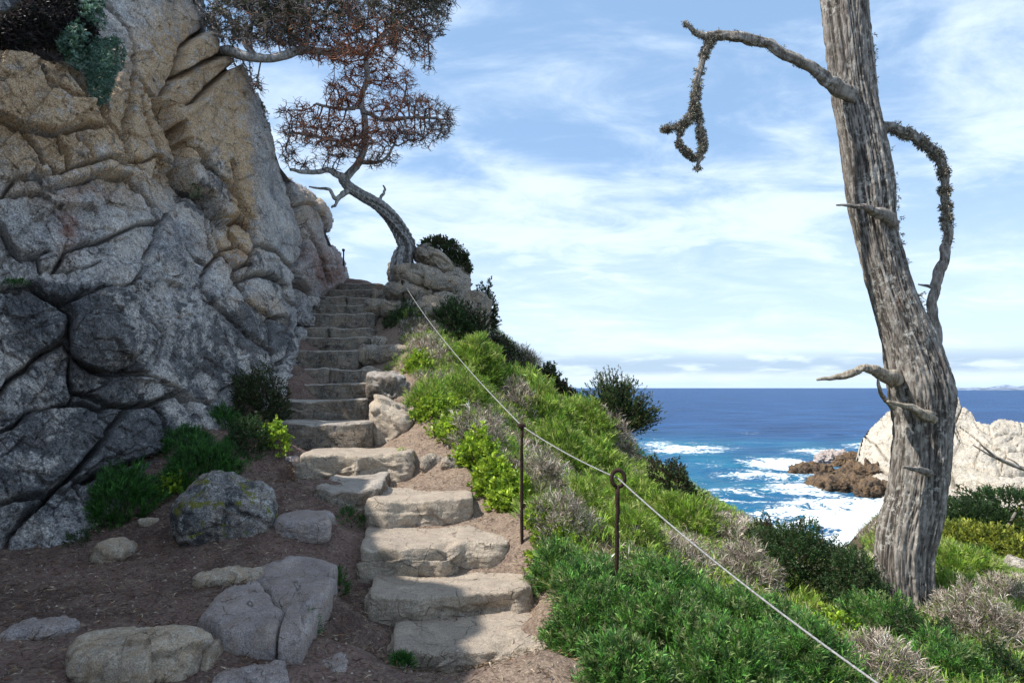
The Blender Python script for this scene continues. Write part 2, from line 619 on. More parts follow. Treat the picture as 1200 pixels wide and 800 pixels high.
def soil_mat():
    m, n = material('soil')
    tc = n.new('ShaderNodeTexCoord').outputs['Object']
    tone = n.attr('tone')
    ts = n.new('ShaderNodeSeparateColor')
    n.link(tone, ts.inputs[0])
    n1 = n.noise(tc, 1.3, 7, 0.6, 0.4)
    n2 = n.noise(tc, 9, 7, 0.7)
    n3 = n.noise(tc, 60, 5, 0.75)
    col = n.mix(n.sstep(n1, 0.35, 0.65), (0.085, 0.056, 0.048), (0.175, 0.118, 0.10))
    col = n.mix(n.math('MULTIPLY', n.sstep(n2, 0.42, 0.68), 0.6), col, (0.23, 0.17, 0.135))
    col = n.mix(n.math('MULTIPLY', ts.outputs[0], n.sstep(n2, 0.25, 0.6, 0.3, 1.0)), col, (0.25, 0.19, 0.145))
    col = n.mix(n.math('MULTIPLY', ts.outputs[1], 0.85), col, (0.075, 0.06, 0.035))
    vo = n.voro(tc, 70)
    pk = n.math('MULTIPLY', n.sstep(vo, 0.2, 0.32, 1, 0), n.sstep(n.noise(tc, 30, 2), 0.52, 0.6))
    col = n.mix(n.math('MULTIPLY', pk, 0.7), col, (0.34, 0.29, 0.25))
    g = n.sstep(n3, 0.25, 0.75, 0.45, 1.55)
    cc = n.new('ShaderNodeCombineColor')
    for i in range(3): n.link(g, cc.inputs[i])
    col = n.mix(1.0, col, cc.outputs[0], 'MULTIPLY')
    h = n.math('ADD', n.math('ADD', n2, n.math('MULTIPLY', n3, 0.45)), n.math('MULTIPLY', pk, 0.35))
    finish(n, col, 0.95, n.bump(h, 0.9, 0.035), 0.1)
    return m


M['soil'] = soil_mat()


def flat_mat(name, col, rough=0.7, metal=0.0, spec=0.3, var=0.3, sc=30):
    m, n = material(name)
    tc = n.new('ShaderNodeTexCoord').outputs['Object']
    g = n.noise(tc, sc, 5, 0.65)
    c = n.mix(n.sstep(g, 0.3, 0.7), tuple(x * (1 - var) for x in col), tuple(x * (1 + var) for x in col))
    finish(n, c, rough, n.bump(g, 0.4, 0.003), spec, metal)
    return m


M['rust'] = flat_mat('rusty_iron', (0.035, 0.02, 0.015), 0.85, 0.3, 0.3, 0.5, 60)
M['rope'] = flat_mat('grey_rope', (0.23, 0.23, 0.23), 0.7, 0.0, 0.3, 0.35, 90)
M['lichen'] = tint_mat('hanging_lichen', 0.1, 0.9, 0.05)


def sea_mat():
    m, n = material('sea_water')
    geo = n.new('ShaderNodeNewGeometry')
    pos = geo.outputs['Position']
    tone = n.attr('tone')
    ts = n.new('ShaderNodeSeparateColor')
    n.link(tone, ts.inputs[0])
    d1 = n.noise(n.mapping(pos, (1, 1, 1)), 0.012, 5, 0.6, 0.5)
    w1 = n.noise(n.mapping(pos, (0.35, 1, 1), (0, 0, 0.25)), 0.55, 7, 0.65, 0.3)
    w2 = n.noise(n.mapping(pos, (0.45, 1, 1), (0, 0, -0.2)), 0.11, 6, 0.62, 0.3)
    col = n.mix(n.sstep(d1, 0.35, 0.65), (0.012, 0.055, 0.16), (0.018, 0.075, 0.20))
    col = n.mix(n.sstep(w2, 0.42, 0.62, 0.0, 0.75), col, (0.006, 0.030, 0.095))
    col = n.mix(n.math('MULTIPLY', ts.outputs[1], n.sstep(w2, 0.3, 0.65, 0.35, 1.0)), col, (0.016, 0.145, 0.235))
    fw = n.noise(n.mapping(pos, (0.55, 1, 1), (0, 0, 0.35)), 0.17, 9, 0.7, 1.6)
    fv = n.noise(n.mapping(pos, (0.8, 1, 1), (0, 0, -0.35)), 0.85, 7, 0.72, 2.0)
    fm = n.math('ADD', n.math('MULTIPLY', fw, 0.55), n.math('MULTIPLY', fv, 0.45))
    th = n.math('SUBTRACT', 0.64, n.math('MULTIPLY', ts.outputs[0], 0.262))
    foam = n.sstep(fm, th, n.math('ADD', th, 0.07))
    cap = n.math('MULTIPLY', n.sstep(w1, 0.72, 0.78), 0.6)
    foam = n.math('MAXIMUM', foam, cap)
    col = n.mix(foam, col, n.mix(fv, (0.55, 0.66, 0.72), (0.9, 0.92, 0.93)))
    h = n.math('ADD', n.math('MULTIPLY', w2, 3.0), n.math('MULTIPLY', w1, 0.8))
    h = n.math('ADD', h, n.math('MULTIPLY', n.noise(pos, 2.5, 5, 0.6), 0.18))
    nb = n.bump(n.math('ADD', h, n.math('MULTIPLY', foam, 0.15)), 0.75, 1.1)
    finish(n, col, n.math('ADD', n.math('MULTIPLY', foam, 0.5), 0.4), nb, 0.08)
    return m


M['sea'] = sea_mat()

# ------------------------------------------------------------------ the ground of the headland
# stairs: left px, right px, front edge px row, distance, rotation (deg), sunlit stone or its copy painted darker for shade
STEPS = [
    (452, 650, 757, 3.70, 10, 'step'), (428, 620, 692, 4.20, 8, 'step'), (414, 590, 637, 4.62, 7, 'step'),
    (426, 549, 585, 5.25, 6, 'step'), (348, 478, 531, 6.30, 3, 'step'), (330, 434, 494, 7.10, 1, 'stepshade'),
    (331, 428, 467, 7.95, 0, 'stepshade'), (329, 430, 448, 8.60, 0, 'stepshade'), (327, 430, 430, 9.15, 0, 'stepshade'),
    (338, 418, 409, 9.75, 2, 'stepshade'), (347, 430, 394, 10.3, 2, 'stepshade'), (355, 434, 382, 10.75, 1, 'stepshade'),
    (359, 438, 366, 11.3, 1, 'stepshade'), (367, 430, 356, 11.7, 2, 'stepshade'), (371, 432, 346, 12.1, 1, 'stepshade'),
    (378, 441, 338, 12.5, 0, 'stepshade'), (404, 448, 331, 12.9, 0, 'stepshade')]
STZ = [float(P(0, s[2], s[3])[2]) for s in STEPS]
ctl = [(0, 800, 2.9), (200, 800, 2.95), (400, 800, 3.0), (0, 720, 3.6), (200, 720, 3.6), (0, 640, 4.9), (100, 630, 5.0), (200, 640, 4.8),
       (330, 640, 4.7), (400, 700, 3.95), (420, 760, 3.4), (300, 560, 5.9), (230, 500, 6.8), (330, 520, 6.5), (380, 560, 5.75), (380, 610, 5.05),
       (530, 540, 6.2), (490, 500, 7.1), (600, 620, 4.9), (650, 700, 4.0), (700, 790, 3.3), (640, 760, 3.5), (450, 455, 8.4),
       (470, 420, 9.6), (470, 370, 11.3), (450, 340, 12.7), (430, 331, 13.4), (611, 632, 4.7), (723, 705, 4.0), (560, 500, 7.2), (520, 450, 8.6),
       (500, 400, 10), (580, 400, 12.0), (600, 425, 11.7), (640, 450, 11.5), (690, 490, 11), (760, 545, 10.5), (800, 570, 10), (870, 612, 9),
       (930, 640, 8.2), (1030, 662, 7.6), (650, 560, 7.5), (620, 500, 9), (560, 430, 10.5), (750, 620, 6.5), (850, 680, 5.2), (900, 760, 4),
       (1065, 715, 5.0), (1180, 695, 6.5), (1190, 800, 4), (1000, 800, 3.5), (1150, 668, 9), (1180, 655, 12), (250, 475, 7.4), (290, 460, 7.8),
       (330, 450, 8.6), (338, 428, 9.1), (346, 395, 10.1), (362, 358, 11.9), (395, 337, 13.0)]
cp = P([c[0] for c in ctl], [c[1] for c in ctl], [c[2] for c in ctl])
ext = [cp]
stc = []
for k, s in enumerate(STEPS):
    um = (s[0] + s[1]) / 2
    zb = (STZ[k - 1] - .05 if k > 4 else STZ[k - 1]) if k else STZ[0] - 0.14
    for uu in (s[0] - 4, um, s[1] + 4):
        q = P(uu, s[2], s[3])
        q[2] = zb - 0.01
        stc.append(q)
ext.append(np.array(stc))
ext.append(np.array([(0, 0, -1.6), (-3, 0, -1.5), (3, 0, -1.75), (0, 2, -1.5), (-3, 1.8, -1.3), (-9, 6, -0.8), (-9, 0, -1.2), (8, 2, -2.2), (8, -2, -2.2), (0, -4, -1.8),
                     (-5.5, 12, 2.2), (-9, 14, 2.4), (-3.2, 15, 1.9), (14, 10, -4.0), (18, 2, -4)]))
ext = np.vstack(ext)
_, ui = np.unique(np.round(ext[:, :2], 2), axis=0, return_index=True)
ext = ext[ui]
GT = TPS(ext[:, :2], ext[:, 2], 0.004)
LAND = [(-40, -12), (-40, 22), (-8, 17), (-3.4, 14.6), (-1.2, 14.0), (-0.3, 12.9), (0.57, 11.9), (1.24, 11.3), (2.1, 10.8), (2.6, 10.3), (3.1, 9.3), (3.5, 8.4), (4.3, 7.9),
        (5.4, 9.0), (7, 13), (9.5, 17), (16, 24), (50, 24), (50, -12)]


def gh(x, y, fine=True):
    x = np.asarray(x, float); y = np.asarray(y, float)
    q = np.stack([np.clip(x, -11, 19), np.clip(y, -5, 18)], -1)
    z = GT(q)
    sd = segdist(x, y, LAND, True)
    out = ~inpoly(x, y, LAND)
    s = np.where(out, sd, 0)
    z = z - 1.1 * s ** 1.35 - 0.25 * s
    z = np.clip(z, -16, 6)
    if fine:
        p = np.stack([x, y, 0 * x], -1)
        z = z + 0.022 * fbm(p * 1.3, 3, 5) + 0.010 * fbm(p * 6, 3, 9)
        # slopes are rougher than the trodden path
    return z


def rayground(u, v, lo=1.5, hi=30.0, n=500):
    u = np.atleast_1d(np.asarray(u, float)); v = np.atleast_1d(np.asarray(v, float))
    d = np.geomspace(lo, hi, n)
    pts = P(u[:, None], v[:, None], d[None, :])
    z = gh(pts[..., 0].ravel(), pts[..., 1].ravel(), False).reshape(pts.shape[:2])
    below = pts[..., 2] < z
    idx = np.where(below.any(1), below.argmax(1), n - 1)
    r = pts[np.arange(len(u)), idx]
    r[:, 2] = gh(r[:, 0], r[:, 1])
    return r


def axis(lo, hi, f0, f1, fine, coarse):
    a = np.arange(lo, f0, coarse)
    b = np.arange(f0, f1, fine)
    c = np.arange(f1, hi + coarse, coarse)
    return np.concatenate([a, b, c])


PATH_R = rayground([760, 690, 640, 622, 592, 562, 545, 512, 490, 476, 470], [800, 760, 700, 645, 600, 560, 525, 490, 455, 432, 400])[:, :2]
PATH_POLY = list(map(tuple, PATH_R)) + [(-2.2, 12.8), (-2.2, 16), (-20, 16), (-20, -5), (PATH_R[0][0] + .2, 1.0)]
gx = axis(-30, 40, -5, 5, 0.045, 0.8)
gy = axis(-8, 24, 2.0, 13.5, 0.045, 0.6)
GX, GY = np.meshgrid(gx, gy)
GZ = gh(GX, GY)
inside_path = inpoly(GX, GY, PATH_POLY)
pd = segdist(GX, GY, PATH_R)
onp = np.where(inside_path, 1.0, np.clip(1 - pd / 0.25, 0, 1))
offp = 1 - onp
GZ = GZ + offp * 0.05 * fbm(np.stack([GX, GY, 0 * GX], -1) * 2.3, 3, 31)
# tan earth on the right of the stairs
stx = np.interp(GY, [s[3] for s in STEPS], [P((s[0] + s[1]) / 2, s[2], s[3])[0] for s in STEPS])
tan = np.clip((GX - stx + 0.25) / 0.5, 0, 1) * onp
tone = np.stack([tan, offp, 0 * tan, 0 * tan + 1], -1).reshape(-1, 4)
gV = np.stack([GX, GY, GZ], -1).reshape(-1, 3)
g_o = link('ground', mesh('ground', gV, gridfaces(len(gy), len(gx)), M['soil'], {'tone': tone}))
tag(g_o, 'brown trodden earth of the headland under path, stairs and shrubs', 'ground', kind='structure')

# ------------------------------------------------------------------ sea
SEA = -12.0


def seapt(u, v):
    q = P(u, v, 1.0)
    return q * (SEA / q[..., 2])[..., None]


FOAM = [  # px centre, px radii, strength
    (800, 527, 62, 9, .85), (772, 522, 30, 6, .7), (830, 545, 50, 9, .45), (790, 560, 55, 16, .35), (905, 545, 55, 9, .95), (880, 557, 60, 6, .8), (960, 530, 45, 5, .8), (1010, 524, 30, 5, .7),
    (940, 575, 60, 9, .85), (990, 590, 70, 8, 1.1), (930, 605, 90, 10, .95), (1000, 618, 60, 14, 1.3), (1020, 635, 60, 12, 1.3), (860, 600, 60, 12, .5), (1030, 600, 40, 10, 1.3),
    (830, 610, 30, 10, .45), (915, 560, 30, 8, .9), (870, 580, 70, 16, .55), (960, 600, 60, 25, .9), (900, 625, 80, 20, .9), (940, 560, 60, 12, .7), (960, 555, 25, 10, .9), (900, 520, 60, 3, .4), (985, 510, 50, 3, .35), (880, 508, 15, 2, .5)]
su = np.concatenate([np.linspace(-400, 640, 14), np.linspace(660, 1240, 260), np.linspace(1260, 2400, 16)])
sv = np.concatenate([454.6 + np.array([0.0, .5, 1, 2, 3.2, 5, 7, 10, 14, 19, 25, 32]), np.linspace(494, 700, 190), np.linspace(710, 1100, 12)])
SU, SV = np.meshgrid(su, sv)
sp = seapt(SU, SV)
fo = np.zeros(SU.shape); tq = np.zeros(SU.shape)
for (a, b, ra, rb, st) in FOAM:
    r2 = ((SU - a) / ra) ** 2 + ((SV - b) / rb) ** 2
    fo = np.maximum(fo, st * np.exp(-r2 * 0.8))
    tq = np.maximum(tq, np.exp(-((SU - a) / (ra * 1.2)) ** 2 - ((SV - b) / (rb * 1.6)) ** 2)) if b > 515 else tq
swell = 0.28 * fbm(np.stack([sp[..., 0] * .06, sp[..., 1] * .14, 0 * SU], -1), 3, 3) * np.clip(400 / sp[..., 1], 0, 1)
sp[..., 2] += swell * (1 + 1.5 * np.clip(fo, 0, 1)) + np.clip(fo, 0, 1) * .35 * ridged(np.stack([sp[..., 0] * .3, sp[..., 1] * .45, 0 * SU], -1), 3, 8)
o = link('sea', mesh('sea', sp.reshape(-1, 3), gridfaces(len(sv), len(su))[:, ::-1], M['sea'],
                     {'tone': np.stack([fo, np.clip(tq, 0, 1), 0 * fo, 0 * fo + 1], -1).reshape(-1, 4)}))
tag(o, 'deep blue ocean with white surf swirling below the cliff', 'sea', kind='structure')

# far headland on the horizon
n_ = 90
hu = np.linspace(1105, 1290, n_)
hh = 3 + 16 * np.clip(fbm(np.stack([hu * .06, 0 * hu, 0 * hu], -1), 4, 2) + .35, 0.02, 2) * np.clip((hu - 1105) / 60, 0, 1)
base = P(hu, 454 + 0 * hu, 3200.0)
ridge = base.copy(); ridge[:, 2] = SEA + hh + 6 * np.clip((hu - 1150) / 60, 0, 1); ridge[:, 1] += 160
fr = base.copy(); fr[:, 2] = SEA - 2
mid = (fr + ridge) / 2; mid[:, 2] += 2.5
bk = base.copy(); bk[:, 1] += 420; bk[:, 2] = SEA - 2
far_m = flat_mat('distant_land', (0.16, 0.2, 0.27), 0.9, 0, 0.1, 0.4, 0.02)
o = link('far_headland', mesh('far_headland', np.vstack([fr, mid, ridge, bk]), gridfaces(4, n_), far_m))
tag(o, 'low hazy blue strip of land far off on the horizon', 'headland', kind='structure')


# ------------------------------------------------------------------ rocks
def cubesphere(n):
    lin = np.tan(np.linspace(-np.pi / 4, np.pi / 4, n))
    a, b = np.meshgrid(lin, lin)
    one = np.ones_like(a)
    Vs, Fs, k = [], [], 0
    for f in ((a, b, one), (-a, b, -one), (one, a, b), (-one, -a, b), (-a, one, b), (a, -one, b)):
        Vs.append(np.stack(f, -1).reshape(-1, 3))
        Fs.append(gridfaces(n, n) + k)
        k += n * n
    V = np.vstack(Vs)
    key = np.round(V * 4096).astype(np.int64)
    _, first, inv = np.unique(key, axis=0, return_index=True, return_inverse=True)
    Fq = inv.ravel()[np.vstack(Fs)]
    return V[first], Fq


CS = {n: cubesphere(n) for n in (8, 14, 22, 34, 50)}


def rockshape(c, half, rot=0.0, seed=0, power=3.0, n=22, rough=0.10, facet=0.22, fs=1.6, tilt=(0, 0), topflat=0.0, grain=0.5):
    """closed rock: superellipsoid broken by planar facets and noise. c centre, half sizes (m)"""
    V, Fq = CS[n]
    half = np.array(half, float)
    s = (np.abs(V) ** power).sum(1) ** (-1 / power)
    S = V * s[:, None]
    U = unit(S)
    mn = half.min()
    q = S * half / mn
    q0 = q * fs * 0.5 + seed * 3.7
    fa, ed = facets(q0, seed, facet)
    nz = fbm(q0 * 1.1, 3, seed + 3) * rough * 1.6
    fine = fbm(q0 * 5.0, 3, seed + 5) * rough * grain
    crk = -0.05 * np.clip(1 - ed / 0.08, 0, 1)
    disp = (fa + nz + fine + crk)
    if topflat > 0:
        disp = disp * (1 - topflat * np.clip(U[:, 2] * 1.3, 0, 1))
    N = unit(U / half * mn)
    Q = S * half + N * disp[:, None] * mn
    # irregular plan outline
    an = np.arctan2(Q[:, 1], Q[:, 0])
    k = 1 + 0.10 * np.sin(an * 2 + seed) + 0.07 * np.sin(an * 3 + seed * 2.1) + 0.04 * np.sin(an * 5 + seed * 1.3)
    Q[:, :2] *= k[:, None]
    tx, ty = tilt
    Q[:, 2] += Q[:, 0] * tx + Q[:, 1] * ty
    cr, sr = math.cos(rot), math.sin(rot)
    x = Q[:, 0] * cr - Q[:, 1] * sr
    y = Q[:, 0] * sr + Q[:, 1] * cr
    return np.stack([x, y, Q[:, 2]], -1) + np.asarray(c), Fq


# stairs -----------------------------------------------------------
stair = empty('stone_staircase', (P(540, 757, 3.7)[0], 3.7, STZ[0] - 0.15), 'rough granite stairway climbing from the sunlit foreground up beside the cliff', 'stairs')


def step_block(xl, xr, yf, yb, zt, zb, rot, seed, mat, n=34, part='step_stone', parent=stair, warp=0.04, calm=1.0):
    w2 = (xr - xl) / 2; l2 = (yb - yf) / 2; h2 = (zt - zb) / 2
    V, Fq = CS[n]
    pw = 18.0
    s = (np.abs(V) ** pw).sum(1) ** (-1 / pw)
    S = V * s[:, None]
    Q = S * np.array([w2, l2, h2])
    q = Q * 3.2 + seed * 5.1
    fa, ed = facets(q * 1.2, seed, 0.05)
    up = np.clip(unit(S)[:, 2] * 1.6 - .3, 0, 1)
    side = 1 - up
    N = unit(S * np.array([1 / w2, 1 / l2, 1 / h2]) ** .6)
    nz = fbm(q * .8, 3, seed) * 0.03 + ridged(q * 3, 3, seed + 2) * 0.014
    Q = Q + N * ((fa + nz) * calm * (0.08 + 0.92 * side))[:, None]
    # worn, wavy front edge and sagging tread
    wob = calm * warp * fbm(np.stack([Q[:, 0] * 2.2 + seed, 0 * Q[:, 0], 0 * Q[:, 0]], -1), 3, seed + 9)
    Q[:, 1] += wob * 1.8 * (S[:, 1] < 0)
    chip = np.clip(fbm(np.stack([Q[:, 0] * 6 + seed, Q[:, 2] * 6, 0 * Q[:, 0]], -1), 2, seed + 19), 0, 1)
    Q[:, 2] -= 0.05 * chip * (S[:, 1] < -0.7) * up
    Q[:, 2] += 0.35 * wob * up - 0.02 * up * np.clip(1 - (Q[:, 0] / w2) ** 2, 0, 1)
    # plan outline: corners drawn in
    k = 1 - 0.10 * (np.abs(S[:, 0]) ** 3) * (0.6 + 0.4 * math.sin(seed * 2.3))
    Q[:, 1] *= k
    cr, sr = math.cos(rot), math.sin(rot)
    X = Q[:, 0] * cr - Q[:, 1] * sr + (xl + xr) / 2
    Y = Q[:, 0] * sr + Q[:, 1] * cr + (yf + yb) / 2
    return solid(part, np.stack([X, Y, Q[:, 2] + (zt + zb) / 2], -1), Fq, mat, parent=parent)


for k, (ul, ur, vf, d, ro, mk) in enumerate(STEPS):
    yb = STEPS[k + 1][3] + 0.10 if k + 1 < len(STEPS) else d + 0.6
    yb = min(yb, d + 0.75)
    zt = STZ[k]
    zb = (STZ[k - 1] if k else zt - 0.14) - 0.10
    xl = P(ul, vf, d)[0] - (.14 if k > 4 else 0); xr = P(ur, vf, d)[0]
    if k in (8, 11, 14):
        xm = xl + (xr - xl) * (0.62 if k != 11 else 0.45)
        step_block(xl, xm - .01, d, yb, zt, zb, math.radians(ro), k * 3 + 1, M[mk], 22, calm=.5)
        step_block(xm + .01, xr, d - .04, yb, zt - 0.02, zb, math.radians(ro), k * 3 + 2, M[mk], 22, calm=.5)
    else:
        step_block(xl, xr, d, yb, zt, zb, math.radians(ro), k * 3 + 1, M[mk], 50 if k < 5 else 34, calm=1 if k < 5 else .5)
q = P(366, 577, 5.45); q2 = P(432, 577, 5.45)
step_block(q[0], q2[0] + .05, 5.40, 6.3, q[2] + .05, q[2] - 0.3, 0.1, 71, M['stepshade'], 34)
q = P(372, 345, 12.4)


def loose_rock(u, v, ru, rv, mat, label, name='boulder', seed=1, d=None, dep=1.0, power=2.8, n=22, rot=0, sink=0.25, group=None, tilt=(0, 0), facet=.22, **kw):
    """a rock centred at the pixel, resting on the ground seen at its lower edge"""
    if d is None:
        g = rayground(u, v + rv * 0.9)[0]
        d = g[1]
        dd = d + ru / F * d * dep * 0.8
        c = P(u, v, dd)
    else:
        dd = d
        c = P(u, v, d)
    hx = ru / F * dd; hz = rv / F * dd
    V, Fq = rockshape(c - np.array([0, 0, hz * sink]), (hx, hx * dep, hz * (1 + sink)), rot, seed, power, n, facet=facet, tilt=tilt, **kw)
    o = solid(name, V, Fq, M[mat])
    return tag(o, label, 'rock', group)


loose_rock(265, 597, 62, 38, 'boulder', 'dark boulder with yellow moss and pale lichen between the fern clumps and the stairs', seed=4, n=50, power=2.3, sink=.15, tilt=(-.05, 0), dep=.8, facet=.14)
loose_rock(133, 646, 23, 14, 'tanrock', 'small pointed tan stone on the bare earth beside the cliff foot', 'stone', seed=5, power=2.2, n=14)
loose_rock(275, 676, 38, 9, 'tanrock', 'flat narrow tan stone half buried in the dirt above the flagstone', 'stone', seed=7, power=3, n=22, dep=.6)
loose_rock(50, 738, 42, 10, 'flag', 'long low stone sunk in the purple brown dirt near the left edge', 'stone', seed=11, power=3, n=22, dep=.5, rot=.25)
loose_rock(162, 774, 72, 27, 'tanrock', 'big speckled tan rock bulging from the dirt at the bottom left', 'boulder', seed=15, power=4.5, n=50, dep=.6, sink=.5, rot=.12, facet=.26, rough=.09, topflat=.3, tilt=(.05, 0), fs=1.6)
loose_rock(300, 800, 46, 16, 'flag', 'grey pink rock cut off by the bottom edge beside the tan rock', 'boulder', seed=17, power=3, n=34, dep=.6)
loose_rock(175, 612, 9, 6, 'tanrock', 'tiny tan stone in the dark soil left of the mossy boulder', 'stone', seed=19, n=8)
loose_rock(358, 616, 34, 15, 'flag', 'flat greyish slab lying between the mossy boulder and the stairs', 'flagstone', seed=23, power=4, n=34, dep=.9, sink=.1, facet=.1, topflat=.6)
loose_rock(460, 494, 30, 22, 'step', 'pale squarish boulder right of the stairs, beside the lowest shaded steps', 'boulder', seed=29, power=3.5, n=34, dep=.9, tilt=(-.25, 0))
loose_rock(456, 455, 21, 19, 'stepshade', 'dark rounded boulder right of the stairs, above the pale squarish one', 'boulder', seed=31, power=3, n=22)
loose_rock(437, 443, 14, 12, 'outcrop', 'small brown stone wedged between a stair and the dark boulder', 'stone', seed=37, n=14)
loose_rock(452, 414, 34, 9, 'outcrop', 'flat sunlit slab at the right of the upper stairs', 'flagstone', seed=41, power=3.5, n=22, dep=.8)
loose_rock(443, 402, 12, 7, 'outcrop', 'small pale stone just above the sunlit slab', 'stone', seed=42, n=14)
loose_rock(506, 541, 13, 9, 'outcrop', 'small pale stone set in the sunny dirt below the leafy plants', 'stone', seed=43, n=14)
loose_rock(533, 541, 16, 7, 'outcrop', 'low worn stone in the dirt next to the leafy border', 'stone', seed=44, n=14)
loose_rock(640, 655, 9, 5, 'outcrop', 'small half buried stone near the foot of the first iron post', 'stone', seed=45, n=8)
loose_rock(342, 540, 8, 6, 'flag', 'small grey stone under the shrub at the foot of the stairs', 'stone', seed=46, n=8)
loose_rock(382, 776, 26, 8, 'flag', 'low edge of buried rock at the bottom, left of the lowest step', 'stone', seed=47, n=22, dep=1.2, power=3.5)
loose_rock(972, 656, 9, 5, 'outcrop', 'pale stone lying in the dark shrub left of the big tree', 'stone', seed=48, n=8, d=7.3)
loose_rock(1148, 682, 34, 14, 'searock', 'pale rock behind the big tree under the cypress scrub', 'boulder', seed=49, n=22, d=9.4)
loose_rock(1196, 680, 17, 26, 'searock', 'pale upright rock at the right edge of the photo', 'boulder', seed=50, n=22, d=9.6)
# the large flagstone left of the stairs, split by one crack
fl = empty('split_flagstone', rayground(325, 735)[0], 'large grey flagstone split by a crack, left of the lower stairs', 'flagstone')


def slab(px, d_top, h, mat, part, parent, seed, n=60):
    """slab with a traced plan outline; px: outline on the ground plane at height z"""
    z = d_top
    pts = []
    for (u, v) in px:
        q = P(u, v, 1.0); pts.append((q * (z / q[2]))[:2])
    pts = np.array(pts)
    c = pts.mean(0)
    m_ = 14; na = 90
    dens = []
    for i in range(len(pts)):
        a, b = pts[i], pts[(i + 1) % len(pts)]
        k = na // len(pts)
        dens.append(a + (b - a) * (np.arange(k) / k)[:, None])
    dens = np.vstack(dens); na = len(dens)
    jit = fbm(np.column_stack([dens * 9, 0 * dens[:, 0]]), 3, seed) * 0.03
    dirs = unit(dens - c)
    dens = dens + dirs * jit[:, None]
    rings = []
    for i in range(1, m_ + 1):
        t = i / m_
        r = c + (dens - c) * t
        zz = z + 0.02 * fbm(np.column_stack([r * 5, 0 * r[:, 0]]), 3, seed + 1) + .03 * facets(np.column_stack([r * 3, 0 * r[:, 0]]), seed, 1)[0] - 0.03 * (t ** 8)
        rings.append(np.column_stack([r, zz]))
    for t in (0.25, .5, .75, 1.0):
        r = c + (dens - c) * 1.0 + dirs * (0.012 * np.sin(t * 3.1)) + dirs * (0.02 * fbm(np.column_stack([dens * 12, 0 * dens[:, 0] + t * 3]), 2, seed + 4))[:, None]
        rings.append(np.column_stack([r, np.full(na, z - .03 - h * t)]))
    V = np.vstack([np.vstack(rings), [[c[0], c[1], z]]])
    fc = gridfaces(len(rings), na, True)
    a = np.arange(na); b = (a + 1) % na
    return solid(part, V, [fc, np.stack([np.full(na, len(V) - 1), a, b], -1)], mat, parent=parent)


slab([(306, 652), (340, 646), (372, 650), (395, 657), (391, 676), (378, 700), (366, 720), (354, 740), (327, 737), (333, 722), (337, 712), (322, 696), (301, 672)], -1.07, .16, M['flag'], 'slab', fl, 3)
slab([(240, 712), (252, 696), (276, 684), (298, 674), (308, 685), (319, 698), (333, 712), (330, 722), (323, 737), (290, 735), (258, 728)], -1.075, .16, M['flag'], 'slab', fl, 8)

